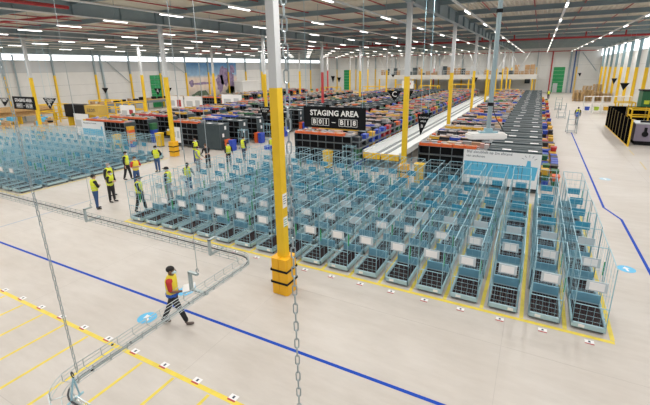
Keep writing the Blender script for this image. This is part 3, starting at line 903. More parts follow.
# ================================================================== HANGING SIGNS
wire_cache = {}
def hang_wires(parent, xs, z):
    for x in xs:
        obj('hanging_wire', (MB().tube((x, 0, z), (x, 0, ZC + 0.04 - parent.location.z), 0.008, 4), M_GALV), parent)
def area_sign(x0, x1, y, z0, z1, prefix, label):
    s = empty('hanging_sign', ((x0 + x1) / 2, y, z0)); tag(s, label, 'sign', 'hanging staging area signs')
    w, h = x1 - x0, z1 - z0
    obj('board', (MB().box(-w / 2, w / 2, 0, 0.03, 0, h), M_SIGN), s)
    obj('lettering', text_mesh('STAGING AREA', h * 0.355, M_WHITE, 0.002, 1.02, 0.008), s, (0, -0.004, h * 0.70), rot=(math.pi / 2, 0, 0))
    cw, chh = w * 0.092, h * 0.34
    def cell(cx, ch):
        fr = MB()
        t = 0.014
        z_ = h * 0.12
        fr.box(cx - cw / 2, cx - cw / 2 + t, -0.006, 0, z_, z_ + chh).box(cx + cw / 2 - t, cx + cw / 2, -0.006, 0, z_, z_ + chh)
        fr.box(cx - cw / 2, cx + cw / 2, -0.006, 0, z_, z_ + t).box(cx - cw / 2, cx + cw / 2, -0.006, 0, z_ + chh - t, z_ + chh)
        c = obj('code_cell', (fr, M_WHITE), s)
        obj('lettering', text_mesh(ch, chh * 0.92, M_WHITE, 0.002, 1.0, 0.008), c, (cx, -0.004, z_ + chh / 2), rot=(math.pi / 2, 0, 0))
    for i, ch in enumerate(prefix + '01'): cell(-w * 0.32 + i * cw * 1.08, ch)
    for i, ch in enumerate(prefix + '18'): cell(w * 0.13 + i * cw * 1.08, ch)
    obj('dash', (MB().box(-w * 0.03, w * 0.03, -0.006, 0, h * 0.27, h * 0.30), M_WHITE), s)
    hang_wires(s, (-w * 0.45, w * 0.45), h)
area_sign(-8.42, -5.69, 14.0, 4.28, 5.13, 'B', 'black hanging sign reading STAGING AREA B01 - B18')
area_sign(-31.3, -28.65, 14.0, 4.26, 5.09, 'A', 'black hanging sign reading STAGING AREA A01 - A18')
def tri_sign(y, pts, label, letter=None, small=None):
    cx = (pts[0][0] + pts[1][0]) / 2
    s = empty('triangle_sign', (cx, y, 0)); tag(s, label, 'sign', 'black triangular hanging signs')
    p_ = [(a - cx, b) for a, b in pts]
    obj('board', (MB().prism([p_[0], p_[2], p_[1]], 'y', 0, 0.04), M_SIGN), s)
    w = abs(pts[1][0] - pts[0][0]); zt = min(pts[0][1], pts[1][1]); h = zt - pts[2][1]
    tx = p_[2][0]
    if small:
        obj('lettering', text_mesh(small[0], w * 0.16, M_WHITE, 0.002), s, (tx * 0.15, -0.004, zt - h * 0.16), rot=(math.pi / 2, 0, 0))
        obj('lettering', text_mesh(small[1], w * 0.16, M_WHITE, 0.002), s, (tx * 0.3, -0.004, zt - h * 0.33), rot=(math.pi / 2, 0, 0))
        if letter: obj('lettering', text_mesh(letter, w * 0.30, M_WHITE, 0.002), s, (tx * 0.6, -0.004, zt - h * 0.56), rot=(math.pi / 2, 0, 0))
    elif letter:
        obj('lettering', text_mesh(letter, w * 0.5, M_WHITE, 0.002), s, (tx * 0.3, -0.004, zt - h * 0.34), rot=(math.pi / 2, 0, 0))
    hang_wires(s, (p_[0][0] * 0.5, p_[1][0] * 0.5), zt)
SA = ('STAGING', 'AREA')
tri_sign(18, [(-35.5, 4.62), (-33.64, 4.62), (-34.74, 3.75)], 'black triangle sign with letter A above the left carts', 'A', SA)
tri_sign(12, [(-28.3, 5.19), (-27.2, 5.19), (-27.9, 4.70)], 'black triangle sign at the left picture edge', None, SA)
tri_sign(18, [(-4.78, 4.53), (-4.11, 4.63), (-4.60, 3.56)], 'black triangle sign with letter B above the right carts', 'B', SA)
tri_sign(24, [(-18.33, 3.93), (-17.24, 3.92), (-17.94, 2.94)], 'black triangle sign left of the main pillar', None, SA)
tri_sign(45, [(-15.6, 4.05), (-13.85, 4.0), (-14.76, 2.77)], 'black triangle sign with a large white C', 'C')
tri_sign(45.5, [(-13.7, 3.98), (-12.65, 3.98), (-13.1, 3.09)], 'black triangle sign half hidden behind a yellow column')
tri_sign(36, [(-55.2, 4.35), (-53.78, 4.36), (-54.54, 3.59)], 'small black triangle sign against the left wall panels')
tri_sign(46, [(-56.6, 3.8), (-54.93, 3.8), (-55.86, 2.65)], 'black triangle sign with A before the green left door', 'A')
tri_sign(46.5, [(-53.9, 3.9), (-53.0, 3.9), (-53.7, 3.1)], 'small black triangle sign right of the green left door')
tri_sign(70, [(8.99, 4.68), (9.68, 4.68), (9.34, 3.83)], 'black triangle sign before the right wall, farther one')
tri_sign(55, [(7.91, 4.59), (8.79, 4.59), (8.31, 3.78)], 'black triangle sign before the right wall, nearer one')
tri_sign(100, [(6.9, 4.94), (7.52, 4.94), (7.31, 4.17)], 'tiny black triangle sign near the far right corner')
tri_sign(80, [(-40.9, 4.97), (-39.9, 4.97), (-40.4, 3.5)], 'left of two black triangle signs by the far green door')
tri_sign(80.5, [(-39.64, 4.65), (-38.66, 4.65), (-39.15, 3.58)], 'right of two black triangle signs by the far green door')
tri_sign(70, [(-23.7, 5.39), (-22.94, 5.38), (-23.29, 4.87)], 'tiny black triangle sign before the far mezzanine')
tri_sign(60, [(-8.57, 5.09), (-7.65, 5.09), (-7.98, 4.34)], 'black triangle sign between the far yellow columns')

# ================================================================== LEFT WALL MURAL, KIOSK, WORKSTATIONS
def mural_material():
    M = bpy.data.materials.new('mural_print'); M.use_nodes = True
    nt = M.node_tree; N, L = nt.nodes, nt.links
    b = N['Principled BSDF']; b.inputs['Roughness'].default_value = 0.6
    tc = N.new('ShaderNodeTexCoord'); sp = N.new('ShaderNodeSeparateXYZ')
    L.new(tc.outputs['Object'], sp.inputs[0])
    mr = N.new('ShaderNodeMapRange'); mr.inputs['From Min'].default_value = 0; mr.inputs['From Max'].default_value = 7.3
    L.new(sp.outputs['Z'], mr.inputs['Value'])
    rp = N.new('ShaderNodeValToRGB'); e = rp.color_ramp.elements
    e[0].position = 0.0; e[0].color = (0.12, 0.12, 0.16, 1)
    e[1].position = 1.0; e[1].color = (0.06, 0.20, 0.42, 1)
    for pos, c in ((0.14, (0.45, 0.40, 0.36, 1)), (0.34, (0.66, 0.55, 0.46, 1)), (0.58, (0.68, 0.58, 0.50, 1)), (0.66, (0.26, 0.42, 0.58, 1))):
        q = e.new(pos); q.color = c
    L.new(mr.outputs[0], rp.inputs['Fac'])
    n = N.new('ShaderNodeTexNoise'); n.inputs['Scale'].default_value = 1.1; n.inputs['Detail'].default_value = 5
    L.new(tc.outputs['Object'], n.inputs['Vector'])
    mx = N.new('ShaderNodeMixRGB'); mx.blend_type = 'OVERLAY'; mx.inputs[0].default_value = 0.35
    L.new(rp.outputs['Color'], mx.inputs[1]); L.new(n.outputs['Fac'], mx.inputs[2])
    L.new(mx.outputs['Color'], b.inputs['Base Color'])
    return M
mu = empty('wall_mural', (XL + 0.05, 59.8, 0.8)); tag(mu, 'large printed canal landscape mural on the left wall', 'mural')
obj('print', (MB().box(0, 0.03, 0, 15.2, 0, 7.3), mural_material()), mu)
M_PURP = mat('mural_mauve', (0.24, 0.18, 0.30), 0.6, var=0.4, scale=1.5)
M_MGRN = mat('mural_foliage', (0.07, 0.11, 0.07), 0.6, var=0.5, scale=2)
def blob(name, cy, cz, ry, rz_, M, n=18):
    pts = []
    for k in range(n):
        t = 2 * math.pi * k / n; f = random.uniform(0.72, 1.12)
        pts.append((cy + ry * f * math.cos(t), cz + rz_ * f * math.sin(t)))
    obj(name, (MB().prism(pts, 'x', 0.03, 0.036), M), mu)
random.seed(21)
blob('painted_tree', 11.0, 4.4, 1.9, 2.3, M_PURP); blob('painted_tree', 9.4, 3.0, 1.2, 2.2, M_PURP); blob('painted_tree', 13.2, 3.0, 1.3, 2.6, M_PURP)
blob('painted_bridge', 4.0, 3.1, 3.0, 0.28, M_PURP); blob('painted_bush', 3.4, 0.9, 2.6, 0.8, M_MGRN); blob('painted_bush', 13.0, 1.2, 1.9, 1.1, M_MGRN); blob('painted_tree', 1.0, 3.2, 0.7, 0.7, M_PURP)
blob('painted_tree', 13.8, 6.0, 0.9, 1.0, M_PURP)
ki = empty('site_cabin', (-60, 74.4, 0)); tag(ki, 'white site cabin box in front of the mural', 'cabin')
obj('body', (MB().box(-1.2, 1.2, -2.9, 2.9, 0, 4.0), M_PANEL), ki)
obj('roof', (MB().box(-1.3, 1.3, -3.0, 3.0, 4.0, 4.12), M_WHITE), ki)
obj('door', (MB().box(-0.5, 0.4, -2.95, -2.9, 0, 2.2), M_PANELG), ki)
# long shelf with cardboard along the left wall
sh = empty('wall_counter', (XL + 2.4, 36, 0)); tag(sh, 'long brown counter along the left wall', 'counter')
obj('top', (MB().box(-0.7, 0.7, 0, 21, 1.62, 1.74), M_WOOD), sh)
for k in range(8): obj('leg', (MB().box(-0.05, 0.05, k * 2.95 + 0.1, k * 2.95 + 0.2, 0, 1.62), M_RACKP), sh)
obj('apron', (MB().box(0.6, 0.66, 0, 21, 1.2, 1.62), M_RACKP), sh)
for k in range(16):
    h = random.uniform(0.15, 0.5)
    tag(obj('cardboard_box', (MB().box(-0.3, 0.3, 0, random.uniform(0.4, 0.9), 0, h).box(-0.02, 0.02, 0, 0.4, h, h + 0.004), random.choice([M_CARD, M_CARD, M_BLACK])), None, (XL + 2.4 + random.uniform(-.25, .25), 36.4 + k * 1.27, 1.742)),
        'box on the long wall counter, %s from its near end' % nth(k + 1), 'box', 'boxes on the wall counter')
# yellow framed workstations behind the left carts
def gantry(x, y, w, d, h, label, nm='equipment_gantry', M=None, rails=3):
    M = M or M_YEL
    f = empty(nm, (x, y, 0)); tag(f, label, 'frame', 'yellow steel frames')
    pm_ = MB().box(-0.06, 0.06, -0.06, 0.06, 0, h).mesh('post', M)
    for sx in (-w / 2, w / 2):
        for sy in (-d / 2, d / 2): obj('post', pm_, f, (sx, sy, 0))
    for i in range(rails):
        z = h - 0.08 - i * h / rails
        for sy in (-d / 2, d / 2): obj('rail', (MB().box(-w / 2, w / 2, sy - 0.05, sy + 0.05, z, z + 0.1), M), f)
        for sx in (-w / 2, w / 2): obj('rail', (MB().box(sx - 0.05, sx + 0.05, -d / 2, d / 2, z, z + 0.1), M), f)
    return f
gantry(-51.5, 33.8, 3.4, 2.4, 2.9, 'yellow steel work frame behind left cart block, nearest')
gantry(-55.5, 29.5, 3.4, 2.4, 2.6, 'yellow steel work frame behind left cart block, farther left')
gantry(-47.2, 34.2, 3.0, 2.0, 2.7, 'yellow steel work frame by the black machine')
for k, (x, y, w, h) in enumerate(((-53.8, 27.0, 2.6, 1.0), (-57.0, 24.5, 3.0, 1.0), (-50.5, 25.5, 2.4, 1.0), (-48.0, 23.6, 2.2, 0.95), (-52.5, 22.0, 2.6, 1.0))):
    t = empty('work_table', (x, y, 0)); tag(t, 'work table with packages behind the left carts, %s from the wall corner' % nth(k + 1), 'table', 'work tables at the left')
    obj('top', (MB().box(-w / 2, w / 2, -0.5, 0.5, h - 0.06, h), M_WOOD), t)
    for sx in (-1, 1):
        for sy in (-1, 1): obj('leg', (MB().box(sx * (w / 2 - 0.08) - 0.03, sx * (w / 2 - 0.08) + 0.03, sy * 0.44 - 0.03, sy * 0.44 + 0.03, 0, h - 0.06), M_YEL), t)
    for q in range(4):
        tag(obj('package', (MB().box(-0.22, 0.22, -0.2, 0.2, 0, random.uniform(0.2, 0.55)), random.choice([M_CARD, M_BLACK, M_WHITE, M_STICK, M_CARD])), None, (x - w / 2 + 0.35 + q * (w - 0.7) / 3, y, h + 0.002)),
            'package on the %s work table, %s from its left' % (nth(k + 1), nth(q + 1)), 'package', 'packages on the work tables')
for k in range(3):
    bt = empty('packing_bench', (-60.8, 17.0 + 5.2 * k, 0)); tag(bt, 'long tan packing bench near the left wall, %s from the near end' % nth(k + 1), 'bench', 'packing benches at the left wall')
    obj('top', (MB().box(-0.6, 0.6, 0, 4.8, 1.0, 1.08), M_WOOD), bt); obj('back_board', (MB().box(-0.62, -0.56, 0, 4.8, 1.08, 2.3), M_WOOD), bt)
    for yy in (0.1, 2.35, 4.6): obj('leg', (MB().box(-0.5, 0.5, yy, yy + 0.1, 0, 1.0), M_YEL), bt)
    obj('shelf', (MB().box(-0.56, -0.1, 0, 4.8, 1.62, 1.66), M_WOOD), bt)
mc = empty('packing_machine', (-49.5, 29.6, 0)); tag(mc, 'black machine with yellow lettered panel behind the boards', 'machine')
obj('body', (MB().box(-3.4, 0.9, -0.5, 0.7, 1.15, 2.7), M_BLACK), mc)
for xx in (-3.2, -1.2, 0.7): obj('leg', (MB().box(xx, xx + 0.12, -0.4, 0.5, 0, 1.15), M_YEL), mc)
pn = obj('panel', (MB().box(0.95, 3.6, -0.55, 0.6, 1.55, 2.7), mat('panel_ochre', (0.52, 0.35, 0.07), 0.6)), mc)
obj('lettering', text_mesh('azon', 0.85, M_INK, 0.003), pn, (2.2, -0.56, 2.2), rot=(math.pi / 2, 0, 0))
for xx in (1.2, 3.3): obj('leg', (MB().box(xx, xx + 0.12, -0.4, 0.5, 0, 1.6), M_YEL), mc)

# ================================================================== FAR END: RAILINGS, MEZZANINE
def railing(x0, x1, y, h, label):
    f = empty('guard_railing', (x0, y, 0)); tag(f, label, 'railing', 'yellow guard railings')
    L = x1 - x0; n = max(2, round(L / 1.8))
    pm_ = MB().box(-0.07, 0.07, -0.07, 0.07, 0, h).mesh('post', M_YEL)
    for i in range(n + 1): obj('post', pm_, f, (L * i / n, 0, 0))
    for z in (0.15, h * 0.55, h - 0.14): obj('rail', (MB().box(0, L, -0.05, 0.05, z, z + 0.14), M_YEL), f)
railing(-8.4, -0.5, 85.5, 1.15, 'yellow guard railing beyond the right rack block, nearer')
railing(-9.0, -0.8, 92.0, 1.3, 'yellow guard railing beyond the right rack block, farther')
railing(-40.0, -24.5, 86.0, 1.25, 'long yellow guard railing beyond the far racks, nearer')
railing(-38.0, -20.0, 93.0, 1.4, 'long yellow guard railing beyond the far racks, farther')
railing(-20.0, -12.0, 86.0, 1.2, 'yellow guard railing between the far racks and the mezzanine')
for k, (x, y, w, h) in enumerate(((-34, 89, 5, 2.4), (-27, 90, 4, 2.8), (-21.5, 90, 4, 2.6), (-14, 89, 4, 3.0), (-6.0, 89.5, 5, 2.0), (-43, 84, 4, 2.4))):
    gantry(x, y, w, 2.5, h, 'yellow conveyor gantry beyond the racks, %s of six from the left' % nth([2, 3, 4, 5, 6, 1][k]), 'conveyor_gantry')
mz = empty('mezzanine', (-37, 99.0, 0)); tag(mz, 'white mezzanine platform before the far wall', kind='structure')
obj('deck', (MB().box(0, 36.3, 0, 15, 4.15, 4.45), M_PANEL), mz)
obj('edge_beam', (MB().box(0, 36.3, -0.15, 0, 3.75, 4.75), M_PANEL), mz)
pm_ = MB().box(-0.15, 0.15, -0.15, 0.15, 0, 3.75).mesh('post', M_YEL)
for i in range(9): obj('post', pm_, mz, (0.4 + 4.4 * i, 0.2, 0))
for i in range(25): obj('guard_post', (MB().box(-0.03, 0.03, -0.03, 0.03, 4.75, 5.7), M_COLG), mz, (0.1 + 1.5 * i, -0.07, 0))
obj('guard_rail', (MB().box(0, 36.3, -0.11, -0.05, 5.62, 5.7).box(0, 36.3, -0.11, -0.05, 5.2, 5.25), M_COLG), mz)
random.seed(9)
for i in range(34):
    h = random.uniform(0.7, 2.4); w = random.uniform(0.7, 1.0)
    bx = MB().box(-w / 2, w / 2, -0.4, 0.4, 0, h)
    for z in (h * 0.33, h * 0.66): bx.box(-w / 2 - 0.01, w / 2 + 0.01, -0.41, -0.40, z - 0.01, z + 0.01)
    tag(obj('carton_stack', (bx, random.choice([M_CARD, M_CARD, M_CARD, M_SLATE, M_PANELG])), None, (-36 + i * 1.04, 100.0 + random.uniform(0, .8), 4.452)), 'carton stack on the mezzanine, %s from the left' % nth(i + 1), 'cartons', 'cartons on the mezzanine')
for i in range(8):
    tr = empty('roof_brace', (-35 + i * 4.4, 98.6, 5.7)); tag(tr, 'white diagonal brace pair above mezzanine, %s from the left' % nth(i + 1), kind='structure')
    obj('brace', (MB().tube((0, 0, 0), (-2.0, 0, 4.2), 0.07, 5), M_COLG), tr); obj('brace', (MB().tube((0, 0, 0), (2.0, 0, 4.2), 0.07, 5), M_COLG), tr)
wb = banner(-27.2, -24.5, 88.0, 1.6, 3.7, 'white board with red heading near the far railing', [], None, True)
obj('print', (MB().box(-0.7, 0.7, -0.02, -0.012, 1.3, 1.7), M_RED), wb)
cb_ = box('control_cabinet', -3.4, -2.2, 115.4, 115.965, 2.2, 4.0, M_BLACK); tag(cb_, 'black square screen on the far wall', 'screen')
obj('glass', (MB().box(-3.25, -2.35, 115.37, 115.4, 2.4, 3.8), M_SLATE), cb_)

# ================================================================== RIGHT SIDE
br = empty('barrier_fence', (7.07, 40.15, 0)); tag(br, 'black panel barrier fence with yellow posts at right', 'fence')
nP = 8; stp = 13.3 / nP
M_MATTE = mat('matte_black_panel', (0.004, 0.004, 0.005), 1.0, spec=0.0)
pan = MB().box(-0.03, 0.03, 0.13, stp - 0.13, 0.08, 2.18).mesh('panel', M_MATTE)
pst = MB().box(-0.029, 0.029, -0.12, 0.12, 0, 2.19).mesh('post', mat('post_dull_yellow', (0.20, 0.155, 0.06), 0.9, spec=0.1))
for i in range(nP): obj('panel', pan, br, (0, i * stp, 0))
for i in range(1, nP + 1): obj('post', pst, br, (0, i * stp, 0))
obj('post', (MB().box(-0.06, 0.06, -0.06, 0.06, 0, 2.25), M_YEL), br)
obj('kick_rail', (MB().box(-0.05, 0.05, 0, 13.3, 0, 0.08), M_YEL), br)
pan2 = MB().box(0.07, 1.6, -0.03, 0.03, 0.08, 2.18).mesh('panel', M_MATTE)
for i in range(3): obj('panel', pan2, br, (i * 1.66, 13.35, 0)); obj('post', pst, br, ((i + 1) * 1.66, 13.35, 0))
ma = empty('control_machine', (9.0, 41.2, 0)); tag(ma, 'lavender grey machine cabinet beside the black barrier', 'machine')
obj('body', (MB().box(-1.45, 1.6, 0, 2.0, 0.35, 1.75), M_LAV), ma)
obj('plinth', (MB().box(-1.3, 1.6, 0.1, 1.9, 0, 0.35), M_BLACK), ma)
obj('top', (MB().box(-1.5, 1.6, -0.05, 2.05, 1.75, 1.85), M_PANELG), ma)
for k, xx in enumerate((-0.75, 0.0)):
    hd = obj('drum', (MB().prism([(xx + 0.22 * math.cos(t * math.pi / 8), 0.95 + 0.22 * math.sin(t * math.pi / 8)) for t in range(16)], 'y', -0.10, 0), M_BLACK), ma)
    obj('lever', (MB().box(xx - 0.09, xx + 0.09, -0.12, -0.0, 1.15, 1.5), M_BLACK), ma)
obj('vent', (MB().box(0.5, 1.4, -0.03, 0, 0.6, 1.4), M_SLATE), ma)
obj('screen', (MB().box(-1.1, 0.6, 0.5, 0.6, 1.85, 2.0), M_BLACK), ma)
# pallets of wood and cartons near the far right corner
for k, (x, y, n_) in enumerate(((6.6, 89, 11), (8.2, 89.5, 14), (9.8, 90, 12), (11.2, 90, 10), (8.4, 94, 18), (10.2, 95, 20), (6.9, 95, 12))):
    t = empty('pallet_stack', (x, y, 0)); tag(t, 'stack of wooden pallets near far right corner, %s counted from the front left' % nth(k + 1), 'pallets', 'pallet stacks at far right')
    pmh = MB().box(-0.7, 0.7, -0.6, 0.6, 0.09, 0.125).box(-0.7, -0.55, -0.6, 0.6, 0, 0.09).box(0.55, 0.7, -0.6, 0.6, 0, 0.09).box(-0.07, 0.07, -0.6, 0.6, 0, 0.09).mesh('pallet', M_WOOD)
    for i in range(n_): obj('pallet', pmh, t, (random.uniform(-.05, .05), 0, i * 0.145))
for k in range(5):
    t = empty('white_trolley', (6.4 + 1.15 * k, 67.5 + 0.3 * k, 0)); tag(t, 'white framed picking trolley before the right wall, %s from the left' % nth(k + 1), 'trolley', 'white framed trolleys at right')
    for sx in (-0.5, 0.5):
        for sy in (-0.35, 0.35): obj('post', (MB().box(sx - 0.03, sx + 0.03, sy - 0.03, sy + 0.03, 0, 2.3), M_WHITE), t)
    for z in (0.3, 1.2, 2.25): obj('shelf', (MB().box(-0.5, 0.5, -0.35, 0.35, z, z + 0.05), M_WHITE), t)
    obj('bin', (MB().taper(-0.3, 0.3, -0.25, 0.25, 0.352, 0.85, 0.05), [TOTE['blue'], mat('tote_lime', (0.45, 0.65, 0.05), .5), TOTE['yellow'], MATS['tote_lime'], TOTE['yellow']][k]), t)
def ladder_cart(x, y, h, rz, label):
    t = empty('ladder_cart', (x, y, 0), rz); tag(t, label, 'ladder cart', 'grey ladder carts in the right aisle')
    for sx in (-0.4, 0.4):
        obj('post', (MB().tube((sx, 0, 0.06), (sx, 0.25, h), 0.03, 6), M_STEEL), t); obj('rear_leg', (MB().tube((sx, 0.9, 0.06), (sx, 0.25, h * 0.9), 0.025, 6), M_STEEL), t)
        obj('caster', C_CAST, t, (sx, 0, 0)); obj('caster', C_CAST, t, (sx, 0.9, 0))
    for i in range(4): obj('step', (MB().box(-0.4, 0.4, 0.25 * (i + 1) / 5 - 0.03, 0.25 * (i + 1) / 5 + 0.12, h * (i + 0.6) / 4.4, h * (i + 0.6) / 4.4 + 0.03), M_STEEL), t)
    obj('base_bar', (MB().tube((-0.4, 0, 0.12), (0.4, 0, 0.12), 0.025, 5), M_STEEL), t); obj('base_bar', (MB().tube((-0.4, 0.9, 0.12), (0.4, 0.9, 0.12), 0.025, 5), M_STEEL), t)
ladder_cart(3.4, 45.9, 2.3, 0.1, 'grey ladder cart standing nearest in the right aisle')
ladder_cart(3.0, 58.5, 2.0, 0.2, 'grey ladder cart halfway down the right aisle')
ladder_cart(2.9, 69.5, 1.9, -0.1, 'grey ladder cart farthest down the right aisle')
gc = empty('green_machine', (11.2, 58.0, 0)); tag(gc, 'tall green machine cabinet by the right wall', 'machine')
obj('body', (MB().box(-0.7, 0.6, -1, 1, 0, 3.6), mat('machine_green', (0.02, 0.13, 0.06), 0.5)), gc)
obj('hood', (MB().box(-0.8, 0.6, -1.1, 1.1, 3.6, 3.75), M_BLACK), gc)
obj('warning_light', (MB().prism([(-0.2 + 0.25 * math.cos(t * math.pi / 6), -1.0 + 0.25 * math.sin(t * math.pi / 6)) for t in range(12)], 'z', 2.2, 2.6), mat('lime', (0.6, 0.7, 0.05), .4)), gc)
gantry(9.7, 52.0, 1.8, 2.0, 2.1, 'yellow equipment frame behind the black barrier, nearer')
gantry(9.3, 58.5, 1.6, 2.0, 2.3, 'yellow equipment frame behind the black barrier, farther')
for k in range(5):
    tag(obj('carton', (MB().box(-0.45, 0.45, -0.4, 0.4, 0, 0.9 + 0.25 * (k % 3)).box(-0.03, 0.03, -0.405, 0.405, 0.9, 0.902), [M_CARD, M_WHITE, M_CARD][k % 3]), None, (8.2 + (k % 2) * 1.2, 44.8 + k * 1.5, 0)),
        'carton behind the black barrier, %s from the near end' % nth(k + 1), 'carton', 'cartons behind the barrier')

# ================================================================== CABLE TRAY, CHAINS, ANTENNA
TZ = 4.0
def arc(cx, cy, r, a0, a1, n=6):
    return [(cx + r * math.cos(a0 + (a1 - a0) * i / n), cy + r * math.sin(a0 + (a1 - a0) * i / n)) for i in range(n + 1)]
TW = 0.075
ctr = [(-13.5, 3.93), (-3.52, 3.93)] + arc(-3.52, 3.73, 0.20, math.pi / 2, 0)[1:] + [(-3.32, 1.52)] + arc(-3.06, 1.52, 0.26, math.pi, 1.5 * math.pi)[1:] + [(2.5, 1.26)]
def offset(path, d):
    out = []
    for i, p_ in enumerate(path):
        a = Vector(path[max(0, i - 1)]); b = Vector(path[min(len(path) - 1, i + 1)])
        t = (b - a).normalized(); out.append((p_[0] - t.y * d, p_[1] + t.x * d))
    return out
tray = empty('cable_tray', (0, 0, 0)); tag(tray, 'suspended wire mesh cable tray turning across the left foreground', 'cable tray')
for d, z in ((-TW, 0.0), (TW, 0.0), (-TW, 0.075), (TW, 0.075), (0, -0.004), (-TW, 0.04), (TW, 0.04)):
    obj('long_wire', (MB().path([(p_[0], p_[1], TZ + z) for p_ in offset(ctr, d)], 0.0035 if z != 0.075 else 0.0045, 5), M_TRAY), tray)
loop_m = MB().path([(0, -TW, 0.08), (0, -TW, 0), (0, TW, 0), (0, TW, 0.08)], 0.0035, 5).mesh('cross_wire', M_TRAY)
acc, step_ = 0.0, 0.17
for a, b in zip(ctr, ctr[1:]):
    a, b = Vector(a), Vector(b); L = (b - a).length; ang = math.atan2((b - a).y, (b - a).x)
    while acc < L:
        p_ = a + (b - a) * (acc / L); obj('cross_wire', loop_m, tray, (p_.x, p_.y, TZ), ang); acc += step_
    acc -= L
cab = obj('cable', (MB().path([(p_[0], p_[1], TZ + 0.02) for p_ in offset(ctr, 0.05)], 0.008, 6), M_CABLE), tray)
cab = obj('cable', (MB().path([(p_[0], p_[1], TZ + 0.02) for p_ in offset(ctr, 0.066)], 0.008, 6), M_TRAY), tray)
tie = MB().ball((0, 0, 0), 0.012, 0.014, 0.012, 8, 5).mesh('cable_clamp', M_BLACK)
for x, y in ((-3.26, 2.0), (-3.40, 1.9), (-3.25, 1.6), (-3.26, 2.75), (-3.26, 3.0)): obj('cable_clamp', tie, tray, (x, y, TZ + 0.03))
def bracket(x, y, rz, label_wire, top=None):
    """C-shaped hanger under the tray with a wire to the roof"""
    b = empty('tray_hanger', (x, y, TZ), rz); tag(b, label_wire, 'hanger', 'hangers of the cable tray')
    obj('bracket', (MB().box(-0.13, 0.13, -0.02, 0.02, -0.03, -0.008).box(-0.15, -0.12, -0.02, 0.02, -0.03, 0.22).box(-0.15, 0.0, -0.02, 0.02, 0.20, 0.225), mat('bracket_grey', (0.40, 0.47, 0.48), 0.4, metal=0.3)), b)
    obj('hook', (MB().path([(0.0 + 0.02 * math.cos(t * 0.6), 0, 0.26 + 0.03 * math.sin(t * 0.6)) for t in range(9)], 0.006, 5), M_CHAIN), b)
    obj('suspension_wire', (MB().path([(0, 0, 0.29), (0, 0, 0.45), (0, 0, ZC - 0.55 - TZ)], 0.0045, 5), M_CHAIN), b)
bracket(-7.0, 4.0, math.pi / 2, 'tray hanger with thin wire above the aisle at left')
bracket(-4.0, 4.0, math.pi / 2, 'tray hanger with thin wire before the front carts')
bracket(-3.40, 3.05, 0.0, 'tray hanger with thin wire beside the walking man')
# chains with separate links
def chain(p, q, pitch, r, wire, label):
    p, q = Vector(p), Vector(q)
    c = empty('chain', p); tag(c, label, 'chain', 'galvanised suspension chains')
    d = (q - p); L = d.length; d.normalize()
    rot = d.to_track_quat('Z', 'Y')
    pts = []
    hl = pitch * 0.5 + wire * 0.6 - r
    for k in range(17):
        t = 2 * math.pi * k / 16
        pts.append((r * math.cos(t), 0, r * math.sin(t) + (hl if math.sin(t) >= -1e-9 else -hl)))
    lm = MB().path(pts, wire, 5).mesh('link', M_CHAIN)
    n = int(L / pitch)
    for i in range(n):
        e = (rot @ Matrix.Rotation(math.pi / 2 * (i % 2) + 0.5, 3, 'Z').to_quaternion()).to_euler()
        obj('link', lm, c, d * (pitch * (i + 0.5)), rot=e)
    return c
chain((-0.855, 1.30, TZ + 0.25), (-0.855, 1.30, 9.9), 0.046, 0.0092, 0.0032, 'galvanised chain hanging in front of the main pillar')
chain((-3.09, 1.41, TZ + 0.22), (-3.34, 1.41, 9.9), 0.044, 0.0088, 0.0031, 'galvanised chain holding the cable tray at lower left')
for (x, y, lb) in ((-3.09, 1.37, 'steel hook and spreader holding the near tray corner'), (-0.855, 1.26, 'steel hook and spreader on the near tray run')):
    h_ = empty('tray_hook', (x, y, TZ)); tag(h_, lb, 'hook', 'hooks of the cable tray')
    obj('spreader', (MB().tube((0, 0, 0.20), (0.02, -0.06, 0.012), 0.007, 6).tube((0, 0, 0.20), (0.0, 0.02, 0.012), 0.007, 6).tube((0.02, -0.09, 0.012), (0, 0.05, 0.012), 0.01, 6), M_GALV), h_)
    obj('hook', (MB().path([(0.018 * math.cos(t * 0.63), 0, 0.225 + 0.028 * math.sin(t * 0.63)) for t in range(10)], 0.005, 6), M_CABLE), h_)
# antenna on a drop pole
an = empty('ceiling_antenna', (-0.487, 5.16, 5.80)); tag(an, 'white rounded antenna panel on a grey drop pole', 'antenna')
obj('pole', (MB().tube((0, 0, 0.05), (0, 0, ZC - 0.5 - 5.8), 0.026, 10), mat('pole_grey', (0.32, 0.42, 0.45), 0.4, metal=0.3)), an)
def rounded(w, d, r, n=5):
    pts = []
    for cx, cy, a0 in ((w - r, d - r, 0), (-w + r, d - r, math.pi / 2), (-w + r, -d + r, math.pi), (w - r, -d + r, 1.5 * math.pi)):
        pts += arc(cx, cy, r, a0, a0 + math.pi / 2, n)
    return pts
pa = obj('panel', (MB().prism(rounded(0.235, 0.10, 0.06), 'z', -0.045, 0.0).prism(rounded(0.215, 0.085, 0.05), 'z', 0.0, 0.014).prism(rounded(0.215, 0.085, 0.05), 'z', -0.058, -0.045), M_WHITE), an, (-0.02, 0, 0), rz=0.46)
obj('mount', (MB().box(-0.11, 0.11, -0.03, 0.03, 0.014, 0.03).box(-0.04, 0.04, -0.04, 0.04, 0.03, 0.07), M_GALV), an, (0, 0, 0), rz=0.46)
for z in (1.40, 0.36): obj('clamp', (MB().tube((0, 0, z - 0.02), (0, 0, z + 0.02), 0.037, 8, cap=True), M_BLACK), an)
obj('cable', (MB().path([(0.03, 0, 0.36), (0.04, -0.01, 0.28), (0.08, 0.02, 0.18), (0.14, 0.05, 0.09), (0.17, 0.07, 0.03)], 0.006, 5), M_CABLE), an)

